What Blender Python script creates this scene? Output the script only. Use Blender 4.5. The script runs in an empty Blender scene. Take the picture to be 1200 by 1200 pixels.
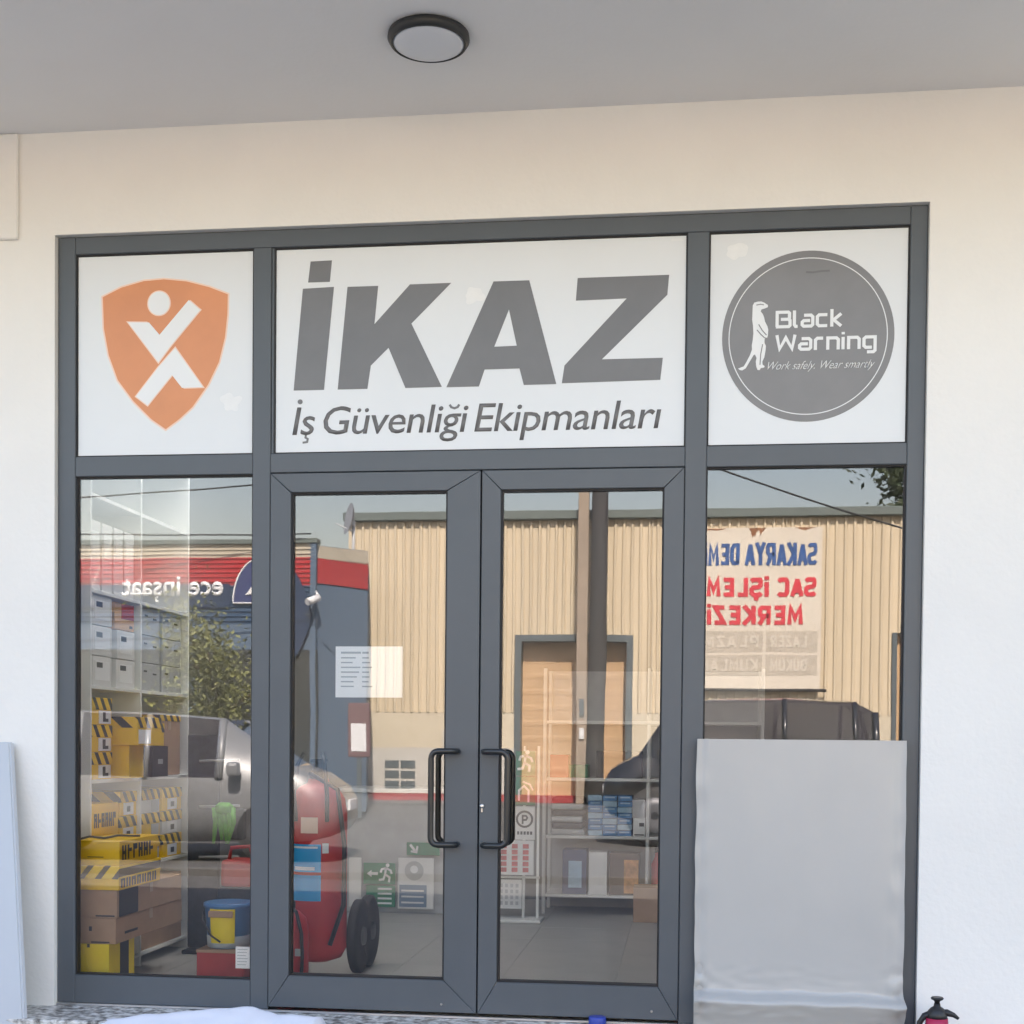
import bpy, bmesh, math, random
from mathutils import Vector, Matrix, noise
R_ = math.radians
random.seed(7)
SC = bpy.context.scene
COL = SC.collection

# ---------------------------------------------------------------- camera
cam_d = bpy.data.cameras.new('camera')
cam = bpy.data.objects.new('camera', cam_d)
COL.objects.link(cam)
cam.matrix_world = Matrix(((0.9923, -0.0127, 0.1236, 0.0),
                           (0.1238, 0.0238, -0.9920, -6.0),
                           (0.0096, 0.9996, 0.0252, 1.224),
                           (0, 0, 0, 1)))
cam_d.sensor_width = 36.0
cam_d.lens = 48.0
cam_d.shift_y = 0.2586
cam_d.clip_start = 0.05
cam_d.clip_end = 900.0
SC.camera = cam

# ---------------------------------------------------------------- daylight
SUN_EL, SUN_AZ = R_(48), R_(11)          # the sun stands behind the shop
world = bpy.data.worlds.new('World')
SC.world = world
world.use_nodes = True
nt = world.node_tree
bg = nt.nodes['Background']
sky = nt.nodes.new('ShaderNodeTexSky')
sky.sky_type = 'NISHITA'
sky.sun_disc = False
sky.sun_elevation = SUN_EL
sky.sun_rotation = SUN_AZ
sky.air_density = 1.8
sky.dust_density = 2.0
sky.ozone_density = 0.3
hz = nt.nodes.new('ShaderNodeVectorMath')      # hazy, slightly milky air: even tint over the whole sky
hz.operation = 'MULTIPLY'
hz.inputs[1].default_value = (1.03, 0.98, 1.06)
nt.links.new(sky.outputs[0], hz.inputs[0])
nt.links.new(hz.outputs[0], bg.inputs[0])
bg.inputs[1].default_value = 0.12
sun_d = bpy.data.lights.new('sun', 'SUN')
sun_d.energy = 5.0
sun_d.angle = R_(0.5)
sun_d.color = (1.0, 0.91, 0.78)
sun = bpy.data.objects.new('sun', sun_d)
COL.objects.link(sun)
sv = Vector((math.sin(SUN_AZ) * math.cos(SUN_EL), math.cos(SUN_AZ) * math.cos(SUN_EL), math.sin(SUN_EL)))
sun.rotation_euler = sv.to_track_quat('Z', 'Y').to_euler()
sun.location = (0, 20, 20)
SC.view_settings.view_transform = 'Standard'
SC.view_settings.look = 'None'
SC.view_settings.gamma = 1.0
SC.view_settings.exposure = 2.22
SC.view_settings.use_curve_mapping = False
SC.render.engine = 'CYCLES'
SC.cycles.use_denoising = True
SC.cycles.max_bounces = 10
SC.cycles.diffuse_bounces = 5
SC.cycles.transparent_max_bounces = 24
SC.cycles.sample_clamp_indirect = 8.0


# ---------------------------------------------------------------- materials
def mat(name, col, rough=0.6, metal=0.0, var=0.0, scale=6.0, bump=0.0, bscale=60.0, spec=0.5, coat=0.0, stretch=None):
    m = bpy.data.materials.new(name)
    m.use_nodes = True
    n = m.node_tree
    b = n.nodes['Principled BSDF']
    b.inputs['Base Color'].default_value = (*col, 1)
    b.inputs['Roughness'].default_value = rough
    b.inputs['Metallic'].default_value = metal
    b.inputs['Specular IOR Level'].default_value = spec
    b.inputs['Coat Weight'].default_value = coat
    b.inputs['Coat Roughness'].default_value = 0.08
    tc = n.nodes.new('ShaderNodeTexCoord')
    src = tc.outputs['Object']
    if stretch:
        mp = n.nodes.new('ShaderNodeMapping')
        mp.inputs['Scale'].default_value = stretch
        n.links.new(src, mp.inputs[0])
        src = mp.outputs[0]
    if var > 0:
        t = n.nodes.new('ShaderNodeTexNoise')
        t.inputs['Scale'].default_value = scale
        t.inputs['Detail'].default_value = 5
        t.inputs['Roughness'].default_value = 0.6
        n.links.new(src, t.inputs['Vector'])
        r = n.nodes.new('ShaderNodeValToRGB')
        r.color_ramp.elements[0].position = 0.3
        r.color_ramp.elements[1].position = 0.7
        r.color_ramp.elements[0].color = (*[max(0, c * (1 - var)) for c in col], 1)
        r.color_ramp.elements[1].color = (*[min(1, c * (1 + var)) for c in col], 1)
        n.links.new(t.outputs['Fac'], r.inputs[0])
        n.links.new(r.outputs[0], b.inputs['Base Color'])
    if bump > 0:
        t2 = n.nodes.new('ShaderNodeTexNoise')
        t2.inputs['Scale'].default_value = bscale
        t2.inputs['Detail'].default_value = 4
        n.links.new(src, t2.inputs['Vector'])
        bp = n.nodes.new('ShaderNodeBump')
        bp.inputs['Strength'].default_value = bump
        bp.inputs['Distance'].default_value = 0.01
        n.links.new(t2.outputs['Fac'], bp.inputs['Height'])
        n.links.new(bp.outputs[0], b.inputs['Normal'])
    return m


def glass_mat(name, refl=0.080, tint=(0.97, 0.98, 0.975), wave=0.014):
    m = bpy.data.materials.new(name)
    m.use_nodes = True
    n = m.node_tree
    n.nodes.clear()
    out = n.nodes.new('ShaderNodeOutputMaterial')
    mix = n.nodes.new('ShaderNodeMixShader')
    tr = n.nodes.new('ShaderNodeBsdfTransparent')
    tr.inputs[0].default_value = (*tint, 1)
    gl = n.nodes.new('ShaderNodeBsdfGlossy')
    gl.inputs['Roughness'].default_value = 0.0
    gl.inputs['Color'].default_value = (1.0, 0.965, 1.0, 1)
    lw = n.nodes.new('ShaderNodeFresnel')
    lw.inputs['IOR'].default_value = 1.5
    ad = n.nodes.new('ShaderNodeMath')
    ad.operation = 'ADD'
    ad.use_clamp = True
    ad.inputs[1].default_value = refl - 0.04
    n.links.new(lw.outputs[0], ad.inputs[0])
    n.links.new(ad.outputs[0], mix.inputs[0])
    n.links.new(tr.outputs[0], mix.inputs[1])
    n.links.new(gl.outputs[0], mix.inputs[2])
    n.links.new(mix.outputs[0], out.inputs[0])
    tc = n.nodes.new('ShaderNodeTexCoord')
    t = n.nodes.new('ShaderNodeTexNoise')
    t.inputs['Scale'].default_value = 2.3
    t.inputs['Detail'].default_value = 1
    n.links.new(tc.outputs['Object'], t.inputs['Vector'])
    bp = n.nodes.new('ShaderNodeBump')
    bp.inputs['Strength'].default_value = wave
    bp.inputs['Distance'].default_value = 0.012
    n.links.new(t.outputs['Fac'], bp.inputs['Height'])
    n.links.new(bp.outputs[0], gl.inputs['Normal'])
    return m


def stripe_mat(name, c1, c2, scale=9.0, axes=(1, 0, 1), thresh=0.5):
    """Diagonal printed hazard stripes in object space."""
    m = mat(name, c1, 0.5)
    n = m.node_tree
    b = n.nodes['Principled BSDF']
    tc = n.nodes.new('ShaderNodeTexCoord')
    dt = n.nodes.new('ShaderNodeVectorMath')
    dt.operation = 'DOT_PRODUCT'
    dt.inputs[1].default_value = axes
    n.links.new(tc.outputs['Object'], dt.inputs[0])
    mu = n.nodes.new('ShaderNodeMath')
    mu.operation = 'MULTIPLY'
    mu.inputs[1].default_value = scale
    n.links.new(dt.outputs['Value'], mu.inputs[0])
    fr = n.nodes.new('ShaderNodeMath')
    fr.operation = 'FRACT'
    n.links.new(mu.outputs[0], fr.inputs[0])
    gt = n.nodes.new('ShaderNodeMath')
    gt.operation = 'GREATER_THAN'
    gt.inputs[1].default_value = thresh
    n.links.new(fr.outputs[0], gt.inputs[0])
    mx = n.nodes.new('ShaderNodeMix')
    mx.data_type = 'RGBA'
    mx.inputs[6].default_value = (*c1, 1)
    mx.inputs[7].default_value = (*c2, 1)
    n.links.new(gt.outputs[0], mx.inputs[0])
    n.links.new(mx.outputs[2], b.inputs['Base Color'])
    return m


def marble_mat():
    m = mat('speckled_marble', (0.5, 0.48, 0.45), 0.4)
    n = m.node_tree
    b = n.nodes['Principled BSDF']
    tc = n.nodes.new('ShaderNodeTexCoord')
    v = n.nodes.new('ShaderNodeTexNoise')
    v.inputs['Scale'].default_value = 34
    v.inputs['Detail'].default_value = 6
    n.links.new(tc.outputs['Object'], v.inputs['Vector'])
    r = n.nodes.new('ShaderNodeValToRGB')
    e = r.color_ramp.elements
    e[0].position, e[0].color = 0.36, (0.10, 0.085, 0.075, 1)
    e[1].position, e[1].color = 0.62, (0.72, 0.70, 0.67, 1)
    k = e.new(0.5)
    k.color = (0.42, 0.40, 0.37, 1)
    n.links.new(v.outputs['Fac'], r.inputs[0])
    n.links.new(r.outputs[0], b.inputs['Base Color'])
    return m


M = {}
M['plaster'] = mat('white_plaster', (0.82, 0.805, 0.77), 0.9, var=0.035, scale=0.9, bump=0.22, bscale=38, spec=0.2)
M['soffit'] = mat('soffit_paint', (0.86, 0.855, 0.85), 0.9, var=0.025, scale=0.9, bump=0.1, bscale=40, spec=0.2)
M['alu'] = mat('anthracite_coating', (0.085, 0.098, 0.112), 0.42, var=0.05, scale=3, bump=0.02, bscale=400, spec=0.5)
M['gasket'] = mat('black_rubber', (0.012, 0.012, 0.014), 0.6)
M['glass'] = glass_mat('reflective_glass')
M['vinyl'] = mat('white_vinyl', (0.74, 0.76, 0.77), 0.28, var=0.015, scale=2, spec=0.4, bump=0.01, bscale=5)
M['vgrey'] = mat('grey_vinyl', (0.165, 0.162, 0.162), 0.28, var=0.06, scale=5, spec=0.4)
M['vgrey2'] = mat('grey_vinyl_disc', (0.215, 0.21, 0.21), 0.28, var=0.06, scale=4, spec=0.4)
M['vwhite'] = mat('print_white', (0.78, 0.79, 0.79), 0.3)
M['orange'] = mat('orange_vinyl', (0.68, 0.27, 0.11), 0.28, var=0.07, scale=3, spec=0.4)
M['peach'] = mat('peach_vinyl', (0.86, 0.62, 0.48), 0.3)
M['blotch'] = mat('pale_blotch', (0.81, 0.82, 0.82), 0.5, var=0.02, scale=40)
M['marble'] = marble_mat()
M['film'] = mat('protective_film', (0.47, 0.465, 0.45), 0.30, var=0.02, scale=3, spec=0.5, bump=0.05, bscale=7)
M['board'] = mat('pale_board', (0.50, 0.53, 0.57), 0.35, var=0.02, scale=2, spec=0.5)
M['cloth'] = mat('white_sheet', (0.78, 0.79, 0.86), 0.7, bump=0.1, bscale=20)
M['blueplastic'] = mat('blue_plastic', (0.03, 0.06, 0.36), 0.4)
M['black'] = mat('black_plastic', (0.018, 0.018, 0.02), 0.4)
M['handle'] = mat('black_powder_coat', (0.02, 0.022, 0.024), 0.3, spec=0.6)
M['steel'] = mat('bright_steel', (0.65, 0.65, 0.66), 0.3, metal=1.0)
M['paper'] = mat('white_paper', (0.88, 0.88, 0.87), 0.8, var=0.01, scale=10)
M['print'] = mat('faint_print', (0.42, 0.45, 0.46), 0.8)
M['red'] = mat('red_paint', (0.50, 0.025, 0.03), 0.5, var=0.08, scale=6)
M['pinkred'] = mat('dull_red', (0.42, 0.05, 0.05), 0.5, var=0.1, scale=8)
M['crimson'] = mat('crimson_plastic', (0.42, 0.02, 0.08), 0.35)
M['blue'] = mat('label_blue', (0.015, 0.36, 0.72), 0.4)
M['navy'] = mat('navy_print', (0.02, 0.04, 0.13), 0.5)
M['green'] = mat('sign_green', (0.012, 0.17, 0.085), 0.45)
M['yellow'] = mat('yellow_card', (0.86, 0.53, 0.004), 0.55, var=0.05, scale=8)
M['lemon'] = mat('lemon_card', (0.86, 0.66, 0.01), 0.55, var=0.05, scale=8)
M['kraft'] = mat('kraft_card', (0.42, 0.27, 0.17), 0.8, var=0.08, scale=10)
M['hazard'] = stripe_mat('hazard_print', (0.86, 0.55, 0.005), (0.02, 0.018, 0.015), 11.0, (0.7, 1, 0.8), 0.55)
M['hazard2'] = stripe_mat('hazard_print_front', (0.86, 0.58, 0.005), (0.02, 0.018, 0.015), 12.0, (1, 0, -0.8), 0.62)
M['shelf'] = mat('white_melamine', (0.74, 0.75, 0.73), 0.45, var=0.02, scale=3)
M['rackmetal'] = mat('grey_rack_metal', (0.55, 0.56, 0.55), 0.4)
M['greybox'] = mat('grey_carton', (0.40, 0.41, 0.42), 0.7, var=0.06, scale=9)
M['whitebox'] = mat('white_carton', (0.66, 0.66, 0.65), 0.6, var=0.03, scale=9)
M['blackbox'] = mat('black_carton', (0.03, 0.03, 0.035), 0.5)
M['bluepack'] = mat('blue_pack', (0.06, 0.20, 0.42), 0.45, var=0.15, scale=20)
M['skyblue'] = mat('pale_blue_pack', (0.30, 0.45, 0.58), 0.45, var=0.1, scale=20)
M['floor'] = mat('grey_floor_tile', (0.40, 0.39, 0.37), 0.35, var=0.08, scale=2.5, bump=0.02, bscale=8)
M['room'] = mat('room_paint', (0.22, 0.22, 0.22), 0.9, var=0.02, scale=1)
M['hivis'] = mat('hi_vis_fabric', (0.10, 0.36, 0.04), 0.7, var=0.2, scale=25)
M['darkcloth'] = mat('dark_fabric', (0.05, 0.055, 0.06), 0.85, var=0.25, scale=14)
M['rubber'] = mat('tyre_rubber', (0.03, 0.03, 0.032), 0.75)
M['rim'] = mat('wheel_rim', (0.16, 0.16, 0.17), 0.5, metal=0.5)
M['clearblue'] = mat('blue_bucket', (0.07, 0.20, 0.42), 0.3)
M['milky'] = mat('milky_plastic', (0.45, 0.50, 0.52), 0.35)
M['silverpaint'] = mat('silver_car_paint', (0.25, 0.26, 0.265), 0.4, metal=0.2, coat=0.4)
M['blackpaint'] = mat('black_car_paint', (0.012, 0.013, 0.015), 0.3, coat=1.0)
M['carglass'] = glass_mat('car_glass', 0.06, (0.25, 0.27, 0.28), 0.0)
M['lamp_clear'] = mat('headlamp_lens', (0.7, 0.72, 0.73), 0.15, coat=1.0)
M['lamp_red'] = mat('tail_lamp_lens', (0.45, 0.02, 0.02), 0.2, coat=1.0)
M['beige'] = mat('beige_cladding', (0.66, 0.56, 0.395), 0.6, var=0.10, scale=1.2, stretch=(2.2, 1, 0.12))
M['beigeflat'] = mat('beige_render', (0.65, 0.575, 0.43), 0.85, var=0.08, scale=0.9, bump=0.1, bscale=8)
M['whitewall'] = mat('old_white_render', (0.55, 0.53, 0.48), 0.85, var=0.08, scale=1.4, bump=0.1, bscale=8)
M['redline'] = mat('red_plinth_paint', (0.36, 0.05, 0.05), 0.7, var=0.15, scale=2)
M['gutter'] = mat('grey_green_gutter', (0.14, 0.17, 0.155), 0.5)
M['shutter'] = mat('ochre_shutter', (0.60, 0.40, 0.22), 0.55, var=0.06, scale=1.2)
M['doorframe'] = mat('slate_steel_frame', (0.10, 0.125, 0.135), 0.5)
M['bannercloth'] = mat('banner_cloth', (0.74, 0.67, 0.55), 0.7, var=0.06, scale=1.1, bump=0.2, bscale=2)
M['bannergrey'] = mat('banner_faded_grey', (0.54, 0.485, 0.39), 0.7, var=0.08, scale=3)
M['bannerblue'] = mat('banner_blue_print', (0.03, 0.10, 0.30), 0.6, var=0.2, scale=5)
M['bannerred'] = mat('banner_red_print', (0.66, 0.04, 0.06), 0.6, var=0.15, scale=5)
M['bannerpale'] = mat('banner_pale_print', (0.70, 0.64, 0.53), 0.7)
M['storered'] = mat('red_siding', (0.42, 0.03, 0.035), 0.5, var=0.08, scale=1)
M['storecream'] = mat('cream_siding', (0.50, 0.45, 0.35), 0.6, var=0.06, scale=1)
M['storeblue'] = mat('blue_siding', (0.035, 0.075, 0.14), 0.55, var=0.1, scale=1)
M['storegrey'] = mat('slate_blue_wall', (0.095, 0.145, 0.21), 0.8, var=0.06, scale=0.8)
M['storenavy'] = mat('navy_sign', (0.018, 0.04, 0.09), 0.5)
M['tape'] = mat('parcel_tape', (0.46, 0.33, 0.21), 0.35)
M['rust'] = mat('rust_stain', (0.28, 0.13, 0.06), 0.9, var=0.4, scale=6)
M['maroon'] = mat('maroon_panel', (0.17, 0.10, 0.105), 0.6)
M['storeglass'] = mat('dark_store_glass', (0.035, 0.045, 0.05), 0.12)
M['asphalt'] = mat('asphalt', (0.10, 0.098, 0.094), 0.9, var=0.12, scale=1.5, bump=0.3, bscale=60)
M['concrete'] = mat('pavement_concrete', (0.105, 0.102, 0.096), 0.9, var=0.12, scale=1.6, bump=0.2, bscale=40)
M['earth'] = mat('dry_ground', (0.14, 0.13, 0.10), 0.95, var=0.2, scale=0.4)
M['polewood'] = mat('dark_pole', (0.045, 0.043, 0.042), 0.8, var=0.25, scale=4, stretch=(4, 4, 0.4))
M['column'] = mat('beige_column', (0.36, 0.29, 0.22), 0.8, var=0.1, scale=2)
M['wire'] = mat('cable_black', (0.015, 0.015, 0.015), 0.6)
M['bark'] = mat('bark', (0.12, 0.085, 0.055), 0.9, var=0.3, scale=10, bump=0.5, bscale=30)
M['leaf'] = mat('leaves', (0.19, 0.20, 0.065), 0.6, var=0.45, scale=3.5)
M['leafdark'] = mat('dark_leaves', (0.04, 0.06, 0.025), 0.6, var=0.4, scale=2.5)
M['diffuser'] = mat('lamp_diffuser', (0.72, 0.75, 0.80), 0.4)
M['charcoal'] = mat('lamp_housing', (0.028, 0.03, 0.032), 0.45)


def milk_mat():
    m = bpy.data.materials.new('milky_fill_glazing')
    m.use_nodes = True
    n = m.node_tree
    n.nodes.clear()
    out = n.nodes.new('ShaderNodeOutputMaterial')
    t = n.nodes.new('ShaderNodeBsdfTranslucent')
    t.inputs[0].default_value = (0.92, 0.92, 0.92, 1)
    n.links.new(t.outputs[0], out.inputs[0])
    return m


M['milkglass'] = milk_mat()


# ---------------------------------------------------------------- helpers
class MB:
    def __init__(s):
        s.bm = bmesh.new()

    def box(s, x0, x1, y0, y1, z0, z1, bev=0.0, rz=0.0, seg=1):
        b = bmesh.new()
        bmesh.ops.create_cube(b, size=1.0)
        for v in b.verts:
            v.co = Vector((v.co.x * (x1 - x0), v.co.y * (y1 - y0), v.co.z * (z1 - z0)))
        if bev > 0:
            bmesh.ops.bevel(b, geom=b.edges[:], offset=bev, segments=seg, affect='EDGES', profile=0.5)
        mt = Matrix.Translation(((x0 + x1) / 2, (y0 + y1) / 2, (z0 + z1) / 2)) @ Matrix.Rotation(rz, 4, 'Z')
        s._add(b, mt)
        return s

    def _add(s, b, mt=None):
        if mt is not None:
            bmesh.ops.transform(b, matrix=mt, verts=b.verts[:])
        me = bpy.data.meshes.new('tmp')
        b.to_mesh(me)
        b.free()
        s.bm.from_mesh(me)
        bpy.data.meshes.remove(me)

    def prism(s, pts, depth_vec, smooth=False):
        """polygon of 3-D points extruded along depth_vec"""
        d = Vector(depth_vec)
        a = [s.bm.verts.new(Vector(p)) for p in pts]
        c = [s.bm.verts.new(Vector(p) + d) for p in pts]
        n = len(pts)
        s.bm.faces.new(a)
        s.bm.faces.new(list(reversed(c)))
        for i in range(n):
            s.bm.faces.new((a[i], c[i], c[(i + 1) % n], a[(i + 1) % n]))
        return s

    def poly(s, pts):
        s.bm.faces.new([s.bm.verts.new(Vector(p)) for p in pts])
        return s

    def tube(s, pts, r, n=10, cap=True, radii=None):
        pts = [Vector(p) for p in pts]
        rings = []
        up = Vector((0.13, 0.31, 0.94))
        for i, p in enumerate(pts):
            a = pts[max(0, i - 1)]
            b = pts[min(len(pts) - 1, i + 1)]
            t = (b - a).normalized()
            u = t.cross(up)
            if u.length < 1e-3:
                u = t.cross(Vector((1, 0, 0)))
            u.normalize()
            w = t.cross(u).normalized()
            rr = radii[i] if radii else r
            rings.append([s.bm.verts.new(p + u * rr * math.cos(2 * math.pi * k / n) + w * rr * math.sin(2 * math.pi * k / n)) for k in range(n)])
        for A, B in zip(rings, rings[1:]):
            for k in range(n):
                f = s.bm.faces.new((A[k], A[(k + 1) % n], B[(k + 1) % n], B[k]))
                f.smooth = True
        if cap:
            s.bm.faces.new(list(reversed(rings[0])))
            s.bm.faces.new(rings[-1])
        return s

    def lathe(s, prof, n=24, loc=(0, 0, 0), axis='Z', smooth=True):
        """prof: list of (r, h)"""
        L = Vector(loc)
        rings = []
        for r, h in prof:
            ring = []
            for k in range(n):
                a = 2 * math.pi * k / n
                c, d = r * math.cos(a), r * math.sin(a)
                v = {'Z': (c, d, h), 'Y': (c, h, d), 'X': (h, c, d)}[axis]
                ring.append(s.bm.verts.new(L + Vector(v)))
            rings.append(ring)
        for A, B in zip(rings, rings[1:]):
            for k in range(n):
                f = s.bm.faces.new((A[k], A[(k + 1) % n], B[(k + 1) % n], B[k]))
                f.smooth = smooth
        s.bm.faces.new(list(reversed(rings[0])))
        s.bm.faces.new(rings[-1])
        return s

    def stroke(s, path, w, fn):
        """flat ribbon along a 2-D polyline with mitred corners, mapped by fn"""
        P = [Vector(p) for p in path]
        L, Rr = [], []
        for i, p in enumerate(P):
            d0 = (P[i] - P[i - 1]).normalized() if i > 0 else None
            d1 = (P[i + 1] - P[i]).normalized() if i < len(P) - 1 else None
            d0 = d0 or d1
            d1 = d1 or d0
            n0 = Vector((-d0.y, d0.x))
            n1 = Vector((-d1.y, d1.x))
            mdir = (n0 + n1)
            mdir = mdir.normalized() if mdir.length > 1e-6 else n0
            k = 1 / max(0.45, mdir.dot(n0))
            L.append(p + mdir * w / 2 * k)
            Rr.append(p - mdir * w / 2 * k)
        lv = [s.bm.verts.new(fn(q)) for q in L]
        rv = [s.bm.verts.new(fn(q)) for q in Rr]
        for i in range(len(P) - 1):
            s.bm.faces.new((rv[i], rv[i + 1], lv[i + 1], lv[i]))
        return s

    def build(s, name, m, parent=None, loc=None, fix=True, shade=False):
        if fix:
            bmesh.ops.recalc_face_normals(s.bm, faces=s.bm.faces[:])
        me = bpy.data.meshes.new(name)
        s.bm.to_mesh(me)
        s.bm.free()
        return link(name, me, m, parent, loc, shade)


def link(name, me, m, parent=None, loc=None, shade=False):
    me.materials.clear()
    me.materials.append(m)
    if shade:
        for p in me.polygons:
            p.use_smooth = True
    o = bpy.data.objects.new(name, me)
    COL.objects.link(o)
    if loc:
        o.location = loc
    if parent:
        o.parent = parent
    return o


def tag(o, label=None, cat=None, group=None, kind=None):
    if label:
        o['label'] = label
    if cat:
        o['category'] = cat
    if group:
        o['group'] = group
    if kind:
        o['kind'] = kind
    return o


def empty(name, loc, label, cat, group=None, rz=0.0):
    o = bpy.data.objects.new(name, None)
    COL.objects.link(o)
    o.location = loc
    o.rotation_euler = (0, 0, rz)
    o.empty_display_size = 0.1
    return tag(o, label, cat, group)


def text_obj(name, body, m, parent, x, z, w, h, y, face=1, shear=0.0, bold=0.0, hscale=None, spacing=1.0, wspace=1.0, ref='all', depth=0.0012, marks=()):
    """Lettering as a thin mesh standing in an x-z plane. (x, z): lower-left of its box, w/h: size in metres.
    face=1 is read looking along +y, face=-1 looking along -y (the line then runs towards -x)."""
    c = bpy.data.curves.new('letters', 'FONT')
    c.body = body
    c.shear = shear
    c.offset = bold
    c.space_character = spacing
    c.space_word = wspace
    c.resolution_u = 3
    o = bpy.data.objects.new('letters', c)
    COL.objects.link(o)
    dg = bpy.context.evaluated_depsgraph_get()
    me = bpy.data.meshes.new_from_object(o.evaluated_get(dg))
    bpy.data.objects.remove(o)
    bpy.data.curves.remove(c)
    def ink(t):
        cc = bpy.data.curves.new('ink', 'FONT')
        cc.body, cc.shear, cc.offset, cc.space_character, cc.space_word = t, shear, bold, spacing, wspace
        oo = bpy.data.objects.new('ink', cc)
        COL.objects.link(oo)
        mm = bpy.data.meshes.new_from_object(oo.evaluated_get(bpy.context.evaluated_depsgraph_get()))
        r = (min(v.co.x for v in mm.vertices), max(v.co.x for v in mm.vertices), min(v.co.y for v in mm.vertices), max(v.co.y for v in mm.vertices))
        bpy.data.objects.remove(oo)
        bpy.data.curves.remove(cc)
        bpy.data.meshes.remove(mm)
        return r

    if marks:
        # accents that the face lacks are drawn on their base letters
        q = MB()
        q.bm.from_mesh(me)
        for upto, kind in marks:
            a = ink(upto)
            b = ink(upto[-1])
            cx = a[1] - (b[1] - b[0]) / 2
            fl = lambda v: Vector((v.x, v.y, 0))
            if kind == 'dot':
                cy = b[3] + 0.14
                cx += shear * 0.45
                q.poly([(cx + 0.062 * math.cos(t * math.pi / 6), cy + 0.062 * math.sin(t * math.pi / 6), 0) for t in range(12)])
            elif kind == 'cedilla':
                cx -= shear * 0.3
                q.stroke([(cx + 0.01, 0.0), (cx, -0.075), (cx + 0.055, -0.11), (cx + 0.04, -0.185), (cx - 0.07, -0.20)], 0.05, fl)
            elif kind == 'breve':
                cy = 0.575
                cx += shear * 0.55
                q.stroke([(cx - 0.115, cy + 0.10), (cx - 0.075, cy + 0.035), (cx, cy + 0.008), (cx + 0.075, cy + 0.035), (cx + 0.115, cy + 0.10)], 0.055, fl)
        q.bm.to_mesh(me)
        q.bm.free()
    xs = [v.co.x for v in me.vertices]
    ys = [v.co.y for v in me.vertices]
    x0, x1, y0, y1 = min(xs), max(xs), min(ys), max(ys)
    for v in me.vertices:
        u = (v.co.x - x0) / (x1 - x0) * w
        t = (v.co.y - y0) / (y1 - y0) * h if ref == 'all' else v.co.y * h
        v.co = Vector((x + face * u, y, z + t))
    bm = bmesh.new()
    bm.from_mesh(me)
    ret = bmesh.ops.extrude_face_region(bm, geom=bm.faces[:])
    for e in ret['geom']:
        if isinstance(e, bmesh.types.BMVert):
            e.co.y -= face * depth
    bmesh.ops.recalc_face_normals(bm, faces=bm.faces[:])
    bm.to_mesh(me)
    bm.free()
    return link(name, me, m, parent)


def xz(pts, y):
    return [(p[0], y, p[1]) for p in pts]


def circle(cx, cz, rx, rz, y, n=48):
    return [(cx + rx * math.cos(2 * math.pi * k / n), y, cz + rz * math.sin(2 * math.pi * k / n)) for k in range(n)]


def copy_tree(o, parent=None):
    c = o.copy()
    COL.objects.link(c)
    c.parent = parent
    for ch in list(o.children):
        copy_tree(ch, c)
    return c


# ---------------------------------------------------------------- ground
tag(MB().box(-300, 300, -420, 60, -1.2, -0.162).build('ground', M['earth']), kind='structure')
tag(MB().box(-60, 60, -22.5, -7.2, -0.4, -0.157).build('road', M['asphalt']), kind='structure')
tag(MB().box(-60, 60, -7.05, 8.0, -0.4, -0.14).build('pavement', M['concrete']), kind='structure')
tag(MB().box(-60, 60, -7.2, -7.05, -0.4, -0.06, bev=0.012).build('kerb', M['concrete']), kind='structure')
tag(MB().box(-60, 60, -40, -22.5, -0.4, -0.10).build('yard', M['concrete']), kind='structure')

# ---------------------------------------------------------------- shop building
FL, FR, FT = -2.866, 1.005, 3.514          # wall opening
WY, WB = -0.03, 0.17                        # wall faces
SOF = 3.975
shop = empty('shop_building', (0, 0, 0), 'white plastered shop building with a deep grey soffit over its glazed front', 'building')
w = MB()
w.box(-9, FL, WY, WB, -0.2, SOF)
w.box(FR, 9, WY, WB, -0.2, SOF)
w.box(FL, FR, WY, WB, FT, SOF)
bmesh.ops.remove_doubles(w.bm, verts=w.bm.verts[:], dist=1e-5)
wl = w.build('wall', M['plaster'], shop)
MB().box(-9.5, 9.5, -1.9, WB, SOF, SOF + 0.25).build('soffit', M['soffit'], shop)
MB().box(-9.6, 9.6, -2.0, 0.3, SOF + 0.25, 4.4, bev=0.02).build('parapet', M['plaster'], shop)
MB().box(-9.0, -3.4, WB, 8.0, 0.0, SOF).build('side_wing', M['plaster'], shop)
MB().box(2.75, 9.0, WB, 8.0, 0.0, SOF).build('side_wing', M['plaster'], shop)
MB().box(-3.4, 2.75, 4.65, 8.0, 0.0, SOF).build('rear_wing', M['plaster'], shop)
RL = [(0.7, 2.0)]                             # added unseen milky panel, lets daylight in to brighten the shelving
rs_ = MB()
ys = [WB] + [q for r in RL for q in r] + [4.5]
for k in range(0, len(ys), 2):
    rs_.box(-3.25, 2.6, ys[k], ys[k + 1], 3.6, 3.75)
for r in RL:
    rs_.box(-3.25, -2.95, r[0], r[1], 3.6, 3.75)
    rs_.box(-0.6, 2.6, r[0], r[1], 3.6, 3.75)
rs_.build('ceiling', M['room'], shop)
for r in RL:
    MB().box(-2.95, -0.6, r[0], r[1], 3.76, 3.764).build('added_roof_light', M['milkglass'], shop)
MB().box(-3.9, -3.036, -0.05, WY - 0.002, 3.497, SOF - 0.002, bev=0.006).build('beam', M['plaster'], shop)
MB().box(-9, 9, 0.2, 8.0, -0.3, 0.0).build('floor_slab', M['floor'], shop)
MB().box(-3.4, -3.25, WB, 4.5, 0.0, SOF - 0.005).build('side_wall', M['room'], shop)
MB().box(2.6, 2.75, WB, 4.5, 0.0, SOF - 0.005).build('side_wall', M['room'], shop)
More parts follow.
